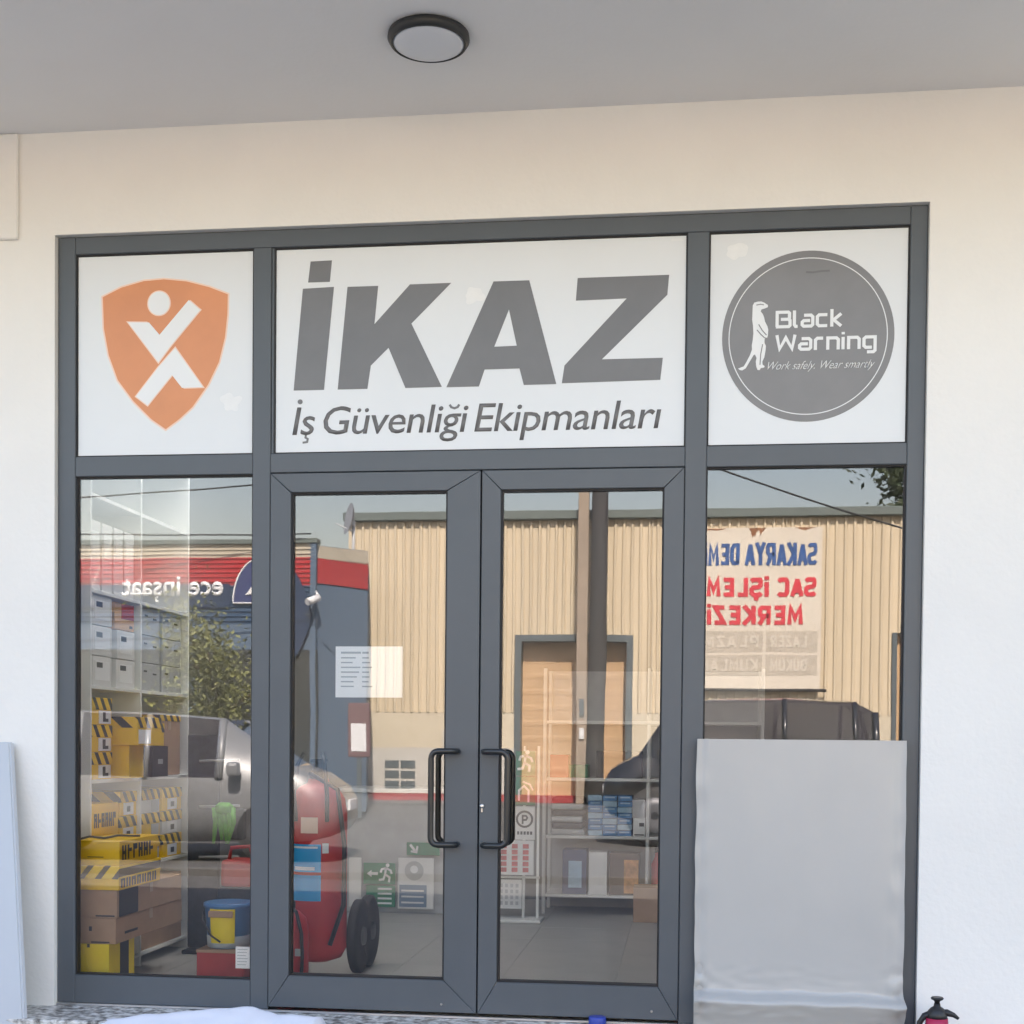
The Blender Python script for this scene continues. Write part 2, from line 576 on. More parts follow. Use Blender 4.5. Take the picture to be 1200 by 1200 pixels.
MB().box(-3.4, 2.75, 4.5, 4.65, 0.0, SOF - 0.005).build('back_wall', M['room'], shop)
# floor tiles of the shop, laid one by one
tile = None
for i in range(10):
    for j in range(8):
        x, y = -3.25 + i * 0.585, 0.2 + j * 0.545
        if tile is None:
            tile = MB().box(0.0006, 0.5844, 0.0006, 0.5444, 0.0, 0.009, bev=0.0006).build('floor_tile', M['floor'], shop)
            tile.location = (x, y, 0)
        else:
            t = tile.copy()
            COL.objects.link(t)
            t.parent = shop
            t.location = (x, y, random.uniform(-0.0008, 0.0008))

step = tag(MB().box(-3.3, 1.6, -0.34, 0.2, -0.16, -0.012, bev=0.008, seg=2).build('marble_step', M['marble']),
           'speckled grey marble doorstep slab below the glazed shop front', 'step')

# ceiling lamp
lamp = empty('ceiling_lamp', (-1.015, -0.70, SOF), 'round flush ceiling lamp with black rim under the grey soffit', 'lamp')
MB().lathe([(0.135, 0), (0.158, -0.004), (0.160, -0.02), (0.150, -0.036), (0.141, -0.040), (0.139, -0.030)], 48).build('rim', M['charcoal'], lamp)
MB().lathe([(0.10, -0.028), (0.1405, -0.034), (0.130, -0.041), (0.08, -0.047), (0.02, -0.049)], 48).build('diffuser', M['diffuser'], lamp)

# ---------------------------------------------------------------- shop front
front = empty('glazed_storefront', (0, 0, 0), 'dark grey aluminium framed glass storefront with double doors', 'storefront')
GL = [(-2.781, -1.941), (0.088, 0.931)]
SG = [(-2.781, -1.941), (-1.846, -0.004), (0.088, 0.932)]
DZ0, DZ1 = 0.012, 2.424
BV = 0.003


def fr(name, x0, x1, z0, z1, y0=0.0, y1=0.07):
    return MB().box(x0, x1, y0, y1, z0, z1, bev=BV).build(name, M['alu'], front)


fr('jamb', FL + 0.002, -2.781, 0.0, 3.512)
fr('jamb', 0.932, FR - 0.002, 0.0, 3.512)
fr('head_rail', -2.781, 0.932, 3.434, 3.512, 0.0015)
fr('mullion', -1.941, -1.858, 0.0, 3.434, 0.001)
fr('mullion', -0.0045, 0.088, 0.0, 3.434, 0.001)
fr('transom', -2.781, -1.941, 2.424, 2.514, 0.0015)
fr('transom', -1.858, -0.0045, 2.428, 2.514, 0.0015)
fr('transom', 0.088, 0.932, 2.424, 2.514, 0.0015)
fr('sill_rail', -2.781, -1.941, 0.0, 0.129, 0.0015)
fr('sill_rail', 0.088, 0.932, 0.0, 0.129, 0.0015)
MB().box(FL + 0.002, FR - 0.002, -0.012, 0.08, -0.011, 0.0, bev=0.002).build('threshold', M['steel'], front)
# side posts of the centre light (narrow beads between mullion and sign)
fr('glazing_bead', -1.858, -1.846, 2.514, 3.434, 0.008)


def gasket_ring(name, x0, x1, z0, z1, t, y0, y1, parent):
    m = MB()
    m.box(x0, x1, y0, y1, z1 - t, z1)
    m.box(x0, x1, y0, y1, z0, z0 + t)
    m.box(x0, x0 + t, y0, y1, z0 + t, z1 - t)
    m.box(x1 - t, x1, y0, y1, z0 + t, z1 - t)
    return m.build(name, M['gasket'], parent)


for (x0, x1) in GL:
    gasket_ring('gasket', x0 + .0002, x1 - .0002, 0.1295, 2.4238, 0.006, 0.014, 0.05, front)
    MB().box(x0 + 0.004, x1 - 0.004, 0.028, 0.034, 0.134, 2.419).build('window_pane', M['glass'], front)
for (x0, x1) in SG:
    gasket_ring('gasket', x0 + .0002, x1 - .0002, 2.5145, 3.4338, 0.006, 0.012, 0.05, front)
    MB().box(x0 + 0.004, x1 - 0.004, 0.028, 0.034, 2.519, 3.429).build('window_pane', M['glass'], front)


def door(x0, x1, gx0, gx1, hx, side, wob):
    z0, z1, gz0, gz1 = DZ0, DZ1, 0.157, 2.337
    e = 0.0009
    m = MB()
    # four mitred profiles
    for quad in ([(x0, z1), (x1, z1), (gx1, gz1), (gx0, gz1)], [(x0, z0), (gx0, gz0), (gx1, gz0), (x1, z0)],
                 [(x0, z0), (x0, z1), (gx0, gz1), (gx0, gz0)], [(x1, z0), (gx1, gz0), (gx1, gz1), (x1, z1)]):
        b = MB()
        cx = sum(q[0] for q in quad) / 4
        cz = sum(q[1] for q in quad) / 4
        b.prism([(q[0] + (e if q[0] < cx else -e), -0.004, q[1] + (e if q[1] < cz else -e)) for q in quad], (0, 0.062, 0))
        bmesh.ops.recalc_face_normals(b.bm, faces=b.bm.faces[:])
        bmesh.ops.bevel(b.bm, geom=b.bm.edges[:], offset=0.0022, segments=1, affect='EDGES')
        m._add(b.bm)
    d = m.build('door', M['alu'], front)
    gasket_ring('gasket', gx0 - .001, gx1 + .001, gz0 - .001, gz1 + .001, 0.008, 0.008, 0.05, d)
    MB().box(gx0 + 0.003, gx1 - 0.003, 0.024, 0.030, gz0 + 0.003, gz1 - 0.003).build('door_pane', M['glass'], d)
    for yy, nm in ((-1, 'pull_handle'), (1, 'inside_handle')):
        y0 = -0.004 if yy < 0 else 0.058
        yb = y0 + yy * 0.062
        bx = hx + side * 0.108
        pts = []
        zt, zb = 1.182, 0.768
        rc = 0.032
        pts += [(hx, y0, zt), (hx, y0 + yy * 0.04, zt), (hx + side * 0.02, yb, zt)]
        for k in range(7):
            a = k / 6 * math.pi / 2
            pts.append((bx - side * rc + side * rc * math.sin(a), yb, zt - rc + rc * math.cos(a)))
        for k in range(7):
            a = math.pi / 2 - k / 6 * math.pi / 2
            pts.append((bx - side * rc + side * rc * math.sin(a), yb, zb + rc - rc * math.cos(a)))
        pts += [(hx + side * 0.02, yb, zb), (hx, y0 + yy * 0.04, zb), (hx, y0, zb)]
        MB().tube(pts, 0.0135, 14).build(nm, M['handle'], d)
    return d


dl = door(-1.856, -0.8985, -1.760, -1.048, -0.992, -1, 0)
dr = door(-0.8935, -0.006, -0.807, -0.093, -0.868, 1, 1)
dl['label'] = 'left leaf of the double door'
dr['label'] = 'right leaf of the double door, with the lock'
MB().lathe([(0.010, 0.0), (0.010, -0.006), (0.004, -0.007)], 16, (-0.880, -0.004, 0.940), 'Y').box(-0.884, -0.876, -0.009, -0.004, 0.912, 0.938, bev=0.002).build('lock_cylinder', M['steel'], dr)
MB().lathe([(0.006, 0.0), (0.004, -0.004)], 10, (-1.055, -0.004, 0.05), 'Y').build('screw_head', M['steel'], dl)
MB().lathe([(0.006, 0.0), (0.004, -0.004)], 10, (-0.12, -0.004, 0.05), 'Y').build('screw_head', M['steel'], dr)
for (a, b, c, d) in ((-1.872, -1.835, 0.0, 2.45), (-0.028, 0.01, 0.0, 2.45), (-1.835, -0.028, 2.405, 2.45)):
    MB().box(a, b, 0.0585, 0.078, c, d).build('door_stop', M['alu'], front)
# dark gap behind the leaves
MB().box(-1.857, -0.004, 0.060, 0.066, 0.0, 0.010).build('door_sweep', M['gasket'], front)
MB().box(-0.906, -0.888, 0.03, 0.056, 0.012, 2.424).build('meeting_seal', M['gasket'], front)

# ---------------------------------------------------------------- signs (vinyl panels)
SY = 0.018                                    # front of the panel


def sign_panel(label, x0, x1):
    r = empty('shop_sign', ((x0 + x1) / 2, 0, 2.515), label, 'sign', 'white sign panels above the doors')
    o = MB().box(x0 + 0.007, x1 - 0.007, SY, SY + 0.004, 2.522, 3.426).build('panel', M['vinyl'])
    return r, o


def own(r, *obs):
    for o in obs:
        o.parent = r
        o.matrix_parent_inverse = Matrix.Translation(r.location).inverted()


s1, p1 = sign_panel('white sign panel with an orange shield emblem of a figure', *SG[0])
own(s1, p1)
SHIELD = [(-2.665, 3.247), (-2.57, 3.29), (-2.462, 3.316), (-2.366, 3.321), (-2.258, 3.308), (-2.151, 3.279), (-2.058, 3.242), (-2.06, 3.144), (-2.071, 3.042), (-2.099, 2.931), (-2.15, 2.83), (-2.224, 2.729), (-2.288, 2.674), (-2.356, 2.627), (-2.428, 2.676), (-2.515, 2.761), (-2.591, 2.86), (-2.635, 2.975), (-2.659, 3.099)]


def inset(pts, d):
    n = len(pts)
    out = []
    cx = sum(p[0] for p in pts) / n
    cz = sum(p[1] for p in pts) / n
    for i in range(n):
        a, b, c = Vector(pts[i - 1]), Vector(pts[i]), Vector(pts[(i + 1) % n])
        n0 = Vector(((b - a).y, -(b - a).x)).normalized()
        n1 = Vector(((c - b).y, -(c - b).x)).normalized()
        if n0.dot(Vector((cx, cz)) - b) < 0:
            n0 = -n0
        if n1.dot(Vector((cx, cz)) - b) < 0:
            n1 = -n1
        mm = (n0 + n1).normalized()
        out.append(tuple(b + mm * d / max(0.5, mm.dot(n0))))
    return out


own(s1, MB().prism(xz(SHIELD, SY - 0.0008), (0, 0.0006, 0)).build('shield_border', M['peach']))
own(s1, MB().prism(xz(inset(SHIELD, 0.0075), SY - 0.0016), (0, 0.0006, 0)).build('shield', M['orange']))
VUP = [(-2.545, 3.129), (-2.445, 3.125), (-2.386, 3.056), (-2.241, 3.217), (-2.187, 3.171), (-2.332, 3.006), (-2.391, 2.931)]
VLO = [(-2.311, 3.01), (-2.171, 2.818), (-2.27, 2.817), (-2.32, 2.88), (-2.441, 2.739), (-2.504, 2.786), (-2.394, 2.921)]
fg = MB()
fg.prism(xz(VUP, SY - 0.0024), (0, 0.0006, 0))
fg.prism(xz(VLO, SY - 0.0024), (0, 0.0006, 0))
fg.prism(circle(-2.389, 3.206, 0.056, 0.058, SY - 0.0024), (0, 0.0006, 0))
own(s1, fg.build('figure', M['peach']))
fg = MB()
for pp in (inset(VUP, 0.005), inset(VLO, 0.005)):
    fg.prism(xz(pp, SY - 0.0032), (0, 0.0006, 0))
fg.prism(circle(-2.389, 3.206, 0.051, 0.053, SY - 0.0032), (0, 0.0006, 0))
own(s1, fg.build('figure_fill', M['vwhite']))


def blotch(root, cx, cz, r, seed):  # irregular patch slightly paler than the panel
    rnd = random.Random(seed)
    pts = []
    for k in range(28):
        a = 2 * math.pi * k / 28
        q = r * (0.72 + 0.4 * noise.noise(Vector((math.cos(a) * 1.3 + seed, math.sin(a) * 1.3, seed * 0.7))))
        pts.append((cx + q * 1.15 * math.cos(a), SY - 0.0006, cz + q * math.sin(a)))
    own(root, MB().prism(pts, (0, 0.0004, 0)).build('pale_blotch', M['blotch']))


blotch(s1, -2.045, 2.753, 0.055, 3)
s2, p2 = sign_panel('wide white sign panel with huge grey slanted capital letters and a tagline', *SG[1])
own(s2, p2)
IK = [[(-1.682, 3.371), (-1.584, 3.373), (-1.593, 3.278), (-1.693, 3.278)], [(-1.717, 3.251), (-1.574, 3.255), (-1.617, 2.798), (-1.757, 2.798)], [(-1.512, 3.253), (-1.372, 3.253), (-1.388, 3.084), (-1.228, 3.255), (-1.042, 3.256), (-1.22, 3.082), (-1.08, 2.799), (-1.245, 2.798), (-1.323, 2.978), (-1.403, 2.901), (-1.418, 2.798), (-1.554, 2.798)], [(-0.481, 3.259), (-0.083, 3.26), (-0.09, 3.174), (-0.371, 2.903), (-0.106, 2.903), (-0.116, 2.808), (-0.546, 2.803), (-0.535, 2.88), (-0.266, 3.164), (-0.488, 3.161)]]
LY = SY - 0.0012
l1 = MB()
l1.prism(xz(IK[0], LY), (0, 0.001, 0))
l1.prism(xz(IK[1], LY), (0, 0.001, 0))
own(s2, l1.build('letter', M['vgrey']))
own(s2, MB().prism(xz(IK[2], LY), (0, 0.001, 0)).build('letter', M['vgrey']))
A_ = MB()
for q in ([(-0.853, 3.256), (-0.694, 3.256), (-0.747, 2.972), (-0.783, 3.131)], [(-0.853, 3.256), (-0.783, 3.131), (-0.847, 2.97), (-0.889, 2.871), (-0.914, 2.797), (-1.06, 2.797)],
          [(-0.847, 2.97), (-0.747, 2.972), (-0.734, 2.872), (-0.889, 2.871)], [(-0.694, 3.256), (-0.57, 2.8), (-0.714, 2.799), (-0.734, 2.872), (-0.747, 2.972)]):
    A_.poly(xz(q, LY))
own(s2, A_.build('letter', M['vgrey'], fix=False))
own(s2, MB().prism(xz(IK[3], LY), (0, 0.001, 0)).build('letter', M['vgrey']))
own(s2, text_obj('tagline', 'Is Güvenligi Ekipmanları', M['vgrey'], None, -1.762, 2.558, 1.652, 0.200, LY + 0.001, 1, shear=0.17, bold=0.003, spacing=0.95, wspace=0.6,
                 marks=(('I', 'dot'), ('Is', 'cedilla'), ('Is Güvenlig', 'breve'))))
blotch(s2, -0.939, 3.193, 0.05, 5)
own(s2, MB().box(-1.835, -1.75, SY - 0.0012, SY - 0.0004, 3.406, 3.418).build('tape_strip', M['vwhite']), MB().box(-0.075, -0.018, SY - 0.0012, SY - 0.0004, 3.404, 3.416).build('tape_strip', M['vwhite']))

s3, p3 = sign_panel('white sign panel with a round grey logo holding a white meerkat', *SG[2])
own(s3, p3)
DC = (0.511, 2.979)
own(s3, MB().prism(circle(*DC, 0.363, 0.3645, SY - 0.0010, 96), (0, 0.0006, 0)).build('disc', M['vgrey2']))
ring = MB()
ca = circle(*DC, 0.3355, 0.335, SY - 0.0018, 96)
cb = circle(*DC, 0.3315, 0.331, SY - 0.0018, 96)
va = [ring.bm.verts.new(p) for p in ca]
vb = [ring.bm.verts.new(p) for p in cb]
for k in range(96):
    ring.bm.faces.new((va[k], va[(k + 1) % 96], vb[(k + 1) % 96], vb[k]))
own(s3, ring.build('ring', M['vwhite']))
MEER = [(0.277, 3.117), (0.283, 3.129), (0.298, 3.133), (0.313, 3.133), (0.325, 3.128), (0.335, 3.121), (0.341, 3.117), (0.341, 3.108), (0.329, 3.103), (0.314, 3.099), (0.311, 3.09), (0.32, 3.079), (0.326, 3.064), (0.33, 3.046), (0.34, 3.027), (0.344, 3.012), (0.343, 2.988), (0.34, 2.977), (0.332, 2.979), (0.329, 2.97), (0.329, 2.955), (0.335, 2.943), (0.334, 2.924), (0.329, 2.894), (0.321, 2.876), (0.322, 2.863), (0.331, 2.856), (0.329, 2.85), (0.314, 2.848), (0.311, 2.84), (0.301, 2.84), (0.295, 2.856), (0.293, 2.877), (0.296, 2.892), (0.289, 2.907), (0.283, 2.904), (0.266, 2.875), (0.251, 2.849), (0.236, 2.84), (0.225, 2.842), (0.218, 2.848), (0.23, 2.853), (0.242, 2.857), (0.254, 2.878), (0.268, 2.905), (0.276, 2.929), (0.275, 2.947), (0.279, 2.971), (0.281, 2.999), (0.279, 3.032), (0.275, 3.056), (0.276, 3.087)]
own(s3, MB().prism(xz(MEER, SY - 0.0018), (0, 0.0006, 0)).build('meerkat_emblem', M['vwhite']))
fn3 = lambda q: Vector((q.x, SY - 0.0025, q.y))
for pth in ([(0.303, 3.035), (0.318, 3.010), (0.337, 2.988)], [(0.296, 3.012), (0.313, 2.992), (0.330, 2.976)], [(0.292, 3.118), (0.310, 3.121), (0.324, 3.118)],
            [(0.321, 2.950), (0.313, 2.905), (0.311, 2.862)]):
    own(s3, MB().stroke(pth, 0.0042, fn3).build('emblem_line', M['vgrey2']))
GLY = {'B': (.85, [[(0, 0), (0, 1), (.74, 1), (.82, .92), (.82, .60), (.74, .51), (.25, .51)], [(.74, .51), (.86, .42), (.86, .08), (.78, 0), (-.08, 0)]]),
       'l': (.22, [[(0, 1.1), (0, .12), (.08, 0), (.22, 0)]]),
       'a': (.7, [[(.12, .75), (.58, .75), (.7, .63), (.7, .10), (.6, 0), (.1, 0), (0, .1), (0, .28), (.1, .38), (.52, .38)]]),
       'c': (.66, [[(.66, .75), (.12, .75), (0, .63), (0, .12), (.12, 0), (.66, 0)]]),
       'k': (.62, [[(0, -.08), (0, 1.12)], [(.62, .80), (.12, .38), (.62, -.05)]]),
       'W': (1.15, [[(0, 1.05), (.18, .06), (.57, .85), (.97, .06), (1.15, 1.05)]]),
       'r': (.48, [[(0, -.08), (0, .63), (.12, .75), (.48, .75)]]),
       'n': (.66, [[(0, -.08), (0, .75), (.54, .75), (.66, .63), (.66, -.08)]]),
       'i': (.05, [[(0, -.08), (0, .8)], [(0, .98), (0, 1.15)]]),
       'g': (.7, [[(.5, .02), (.12, .02), (0, .14), (0, .63), (.12, .75), (.7, .75), (.7, -.2), (.6, -.3), (.2, -.3)]])}


def techno(word, x, z, h, width):
    gap = 0.30
    tot = sum(GLY[c][0] for c in word) + gap * (len(word) - 1)
    sx = width / tot
    m = MB()
    cx = 0
    for c in word:
        for i, p in enumerate(GLY[c][1]):
            m.stroke([(x + (cx + u) * sx, z + v * h) for u, v in p], 0.0135, lambda q: Vector((q.x, SY - 0.0025 - 0.0004 * i, q.y)))
        cx += GLY[c][0] + gap
    return m.build('lettering', M['vwhite'])


own(s3, techno('Black', 0.381, 3.022, 0.062, 0.270))
own(s3, techno('Warning', 0.381, 2.924, 0.060, 0.413))
own(s3, text_obj('slogan', 'Work safely. Wear smartly', M['vwhite'], None, 0.343, 2.828, 0.452, 0.046, SY - 0.0019, 1, shear=0.55, bold=-0.006, depth=0.0006))
blotch(s3, 0.200, 3.355, 0.05, 9)
stk = MB().stroke([(0.50, 3.252), (0.53, 3.250), (0.56, 3.254), (0.60, 3.255)], 0.008, fn3)  # dull reflected streak on the disc, put in as grey colour
own(s3, stk.build('reflection_streak', M['vgrey']))

# ---------------------------------------------------------------- paper on the glass
nt_ = empty('paper_notice', (-1.405, 0.02, 1.42), 'white printed notice sheet taped inside the left door glass', 'notice')
pm = MB()
NX, NZ = 12, 10
gr = [[pm.bm.verts.new((-1.560 + 0.308 * i / NX, 0.0345 + 0.0015 * math.sin(3.1 * i / NX) + (0.006 if j == 0 and i < 5 else 0) * (i % 2), 1.420 + 0.230 * j / NZ)) for i in range(NX + 1)] for j in range(NZ + 1)]
for j in range(NZ):
    for i in range(NX):
        pm.bm.faces.new((gr[j][i], gr[j][i + 1], gr[j + 1][i + 1], gr[j + 1][i]))
own(nt_, pm.build('sheet', M['paper'], shade=True))
pl = MB()
rnd = random.Random(4)
for r in range(8):
    z = 1.617 - r * 0.0215
    xx = -1.535
    for c in range(2):
        wd = (0.085, 0.045)[c] * rnd.uniform(0.6, 1.1) * (1.5 if r == 0 and c == 0 else 1)
        x0 = xx + c * 0.098
        pl.box(x0, x0 + wd, 0.0336, 0.0340, z, z + (0.006 if r else 0.009))
own(nt_, pl.build('print_line', M['print']))
tg = empty('price_tag', (-1.988, 0.02, 0.175), 'small white tag stuck low on the left window glass', 'tag')
own(tg, MB().box(-2.022, -1.954, 0.0365, 0.038, 0.176, 0.276).build('card', M['paper']))
pl = MB()
for r in range(6):
    pl.box(-2.014, -1.964 - 0.004 * (r % 3), 0.0357, 0.0361, 0.262 - r * 0.014, 0.265 - r * 0.014)
own(tg, pl.build('print_line', M['print']))

# ---------------------------------------------------------------- things standing outside
# film-wrapped board before the right window
NX, NZ = 56, 110
fb = MB()
X0, X1, Z0, Z1 = 0.062, 0.945, -0.01, 1.247


def film_y(u, z):
    x = X0 + u * (X1 - X0)
    y = -0.045 - 0.012 * noise.noise(Vector((x * 1.7, z * 1.1, 2.0)))
    k = max(0.0, min(1.0, (0.160 - z + 0.016 * noise.noise(Vector((x * 5, 3, 1)))) / 0.030))
    k = k * k * (3 - 2 * k)
    y -= 0.115 * k * (1 - 0.25 * abs(2 * u - 1) ** 3)
    if z < 0.125:
        y += 0.075 * min(1, (0.125 - z) / 0.13)
    cr = max(0.0, 1 - abs(z - 0.14) / 0.17)
    ed = max(0.0, (abs(2 * u - 1) - 0.80) / 0.20)
    y += 0.055 * cr * ed * noise.noise(Vector((x * 26, z * 22, 5.0)))
    y += 0.0055 * cr * noise.noise(Vector((x * 14, z * 34, 8.0)))
    y += 0.0035 * noise.noise(Vector((x * 9, z * 2.2, 4.0))) + 0.010 * ed * noise.noise(Vector((x * 20, z * 9, 6.0)))
    if u < 0.045:
        y += 0.010 * math.sin(u / 0.045 * math.pi)
    if u > 0.955:
        y += 0.008 * math.sin((u - 0.955) / 0.045 * math.pi)
    return y


g = [[None] * (NX + 1) for _ in range(NZ + 1)]
for j in range(NZ + 1):
    z = Z0 + (Z1 - Z0) * (j / NZ) ** 1.5
    for i in range(NX + 1):
        u = i / NX
        x = X0 + u * (X1 - X0) + 0.004 * noise.noise(Vector((u * 2, z * 6, 0))) * (1 if 0 < i < NX else 1.3)
        g[j][i] = fb.bm.verts.new((x, film_y(u, z), z))
for j in range(NZ):
    for i in range(NX):
        f = fb.bm.faces.new((g[j][i], g[j][i + 1], g[j + 1][i + 1], g[j + 1][i]))
        f.smooth = True
wb = empty('wrapped_board', (0.5, -0.04, -0.01), 'grey board wrapped in plastic film leaning before the right window', 'board')
own(wb, fb.build('film', M['film']))
own(wb, MB().box(X0 + 0.006, X1 - 0.006, -0.028, -0.006, Z0 + 0.002, Z1 - 0.004, bev=0.003).build('board_core', M['film']))

# pale board leaning at far left
lb = MB()
p00, p01 = Vector((-2.842, -0.36, -0.14)), Vector((-3.060, -0.075, 1.20))
nrm = Vector((0.25, -0.94, -0.2)).normalized()
q = [p00, p01, p01 + Vector((-0.9, -0.06, 0.012)), p00 + Vector((-0.9, -0.06, 0))]
lb.prism(q, (0.012, 0.026, 0.004))
bmesh.ops.recalc_face_normals(lb.bm, faces=lb.bm.faces[:])
bmesh.ops.bevel(lb.bm, geom=lb.bm.edges[:], offset=0.006, segments=2, affect='EDGES')
tag(lb.build('leaning_board', M['board']), 'pale blue-grey board leaning against the wall at far left', 'board')

# white sheet crumpled on the step
cs = MB()
NX, NY = 70, 16
prof = [(-2.50, -0.02), (-2.44, 0.012), (-2.25, 0.040), (-2.08, 0.060), (-1.93, 0.082), (-1.82, 0.090), (-1.74, 0.072), (-1.68, 0.056), (-1.60, 0.058), (-1.50, 0.056), (-1.49, -0.01)]


def pz(x):
    for a, b in zip(prof, prof[1:]):
        if a[0] <= x <= b[0]:
            t = (x - a[0]) / (b[0] - a[0])
            t = t * t * (3 - 2 * t)
            return a[1] + (b[1] - a[1]) * t
    return -0.05


g = []
for j in range(NY + 1):
    v = j / NY
    row = []
    for i in range(NX + 1):
        x = -2.50 + 1.01 * i / NX
        y = -0.28 - 0.34 * v
        k = math.sin(min(1.0, v / 0.35 + 0.0) * math.pi / 2)
        z = -0.011 + (pz(x) + 0.011) * k - 0.10 * max(0, v - 0.35)
        z += 0.006 * noise.noise(Vector((x * 9 + y * 6, y * 14, 1))) * k
        row.append(cs.bm.verts.new((x + 0.03 * v * math.sin(x * 9), y, z)))
    g.append(row)
for j in range(NY):
    for i in range(NX):
        f = cs.bm.faces.new((g[j][i], g[j][i + 1], g[j + 1][i + 1], g[j + 1][i]))
        f.smooth = True
tag(cs.build('white_sheet', M['cloth']), 'crumpled white sheet lying on the marble step below the left door', 'sheet')

bt = empty('tape_roll', (-0.354, -0.06, -0.012), 'small blue plastic piece on the step below the right door', 'tape')
own(bt, MB().lathe([(0.022, 0), (0.036, 0), (0.038, 0.004), (0.038, 0.036), (0.036, 0.040), (0.022, 0.040)], 24, (-0.354, -0.06, -0.010)).build('roll', M['blueplastic']))

# pump sprayer
sp = empty('pump_sprayer', (1.05, -0.25, -0.14), 'red pump sprayer bottle with black pump head by the right wall', 'sprayer')
own(sp, MB().lathe([(0.055, 0), (0.062, 0.01), (0.062, 0.15), (0.056, 0.19), (0.046, 0.208), (0.044, 0.236)], 28, (1.05, -0.25, -0.125)).build('bottle', M['crimson']))
own(sp, MB().lathe([(0.040, 0.236), (0.042, 0.238), (0.041, 0.25), (0.036, 0.264), (0.026, 0.276), (0.014, 0.284), (0.012, 0.296)], 24, (1.05, -0.25, -0.125)).build('pump_head', M['black']))
own(sp, MB().lathe([(0.010, 0.294), (0.012, 0.306), (0.024, 0.312), (0.026, 0.318), (0.022, 0.322)], 20, (1.05, -0.25, -0.125)).build('plunger_knob', M['black']))
own(sp, MB().tube([(1.06, -0.25, 0.128), (1.09, -0.256, 0.134), (1.115, -0.26, 0.126), (1.134, -0.262, 0.112)], 0.01, 10, radii=[0.018, 0.015, 0.010, 0.006]).build('nozzle', M['black']))
own(sp, MB().tube([(1.03, -0.25, 0.130), (1.00, -0.25, 0.118), (0.982, -0.25, 0.09), (0.975, -0.25, 0.045), (0.978, -0.25, -0.01)], 0.008, 10, radii=[0.014, 0.013, 0.012, 0.011, 0.010]).build('trigger_handle', M['black']))

# ---------------------------------------------------------------- inside: shelf unit with boxes
su = empty('shelving_unit', (-3.05, 1.0, 0), 'tall white cube shelving unit along the left side wall', 'shelf')
SX0, SX1 = -3.245, -2.86
LV = [0.08, 0.56, 1.02, 1.485, 1.955, 2.42, 2.75]
for yy in (0.35, 0.97, 1.67):
    own(su, MB().box(SX0, SX1, yy - 0.009, yy + 0.009, 0.009, 2.77, bev=0.001).build('side_panel' if yy != 0.97 else 'divider', M['shelf']))
for a, b in ((0.359, 0.961), (0.979, 1.661)):
    for z in LV:
        own(su, MB().box(SX0, SX1 - 0.003, a, b, z - 0.018, z, bev=0.001).build('shelf_board', M['shelf']))
own(su, MB().box(SX0 - 0.004, SX0 - 0.001, 0.36, 1.66, 0.08, 2.75).build('back_panel', M['shelf']))


def carton(name, label, x0, x1, y0, y1, z0, z1, m, cat='box', group=None, lid=None, lidh=0.035, lab=None, labm=None, labside='x', tape=None, marks=None):
    e = empty(name, ((x0 + x1) / 2, (y0 + y1) / 2, z0), label, cat, group)
    zt = z1 - (lidh if lid else 0)
    own(e, MB().box(x0, x1, y0, y1, z0 + 0.0005, zt, bev=0.002).build('body', m))
    if lid:
        own(e, MB().box(x0 - 0.003, x1 + 0.003, y0 - 0.003, y1 + 0.003, zt, z1, bev=0.002).build('lid', lid))
    if lab:
        a, b, c, d = lab                       # fractions across the face
        h = zt - z0
        if labside == 'x':
            own(e, MB().box(x1, x1 + 0.0015, y0 + a * (y1 - y0), y0 + b * (y1 - y0), z0 + c * h, z0 + d * h).build('label_sticker', labm or M['paper']))
        else:
            own(e, MB().box(x0 + a * (x1 - x0), x0 + b * (x1 - x0), y0 - 0.0015, y0, z0 + c * h, z0 + d * h).build('label_sticker', labm or M['paper']))
    if tape is not False and m is M['kraft']:
        cyy = (y0 + y1) / 2
        own(e, MB().box(x0 + .004, x1 + 0.0012, cyy - 0.022, cyy + 0.022, zt - 0.05, zt + 0.0012).build('tape_strip', M['tape']))
    e.rotation_euler.z = R_(random.uniform(-1.3, 1.3)) if (y1 - y0) < 0.4 else 0
    if marks:
        mm = MB()
        h = zt - z0
        for (a, b, c, d, s) in marks:
            if s == 'x':
                mm.box(x1 + 0.001, x1 + 0.0025, y0 + a * (y1 - y0), y0 + b * (y1 - y0), z0 + c * h, z0 + d * h)
            else:
                mm.box(x0 + a * (x1 - x0), x0 + b * (x1 - x0), y0 - 0.0025, y0 - 0.001, z0 + c * h, z0 + d * h)
        own(e, mm.build('print_mark', M['blackbox']))
    return e


GS = 'shoe boxes on the white shelving'
GF = 'white file boxes on the white shelving'
BX0 = -3.19


def letters(y0, y1, z0, z1, n, seed):
    """uneven upright bars of a heavy printed word"""
    rd = random.Random(seed)
    out = []
    for k in range(n):
        a = y0 + (y1 - y0) * k / n
        b = a + (y1 - y0) / n * 0.72
        mid = z0 + (z1 - z0) * rd.uniform(0.3, 0.6)
        out.append((a, a + (b - a) * 0.34, z0, z1, 'x'))
        out.append((a, b, mid, mid + (z1 - z0) * 0.24, 'x'))
        if rd.random() > .4:
            out.append((b - (b - a) * 0.34, b, z0, z1, 'x'))
        if rd.random() > .5:
            out.append((a, b, z1 - (z1 - z0) * 0.2, z1, 'x'))
    return out


PL3 = ('lowest', 'middle', 'topmost')
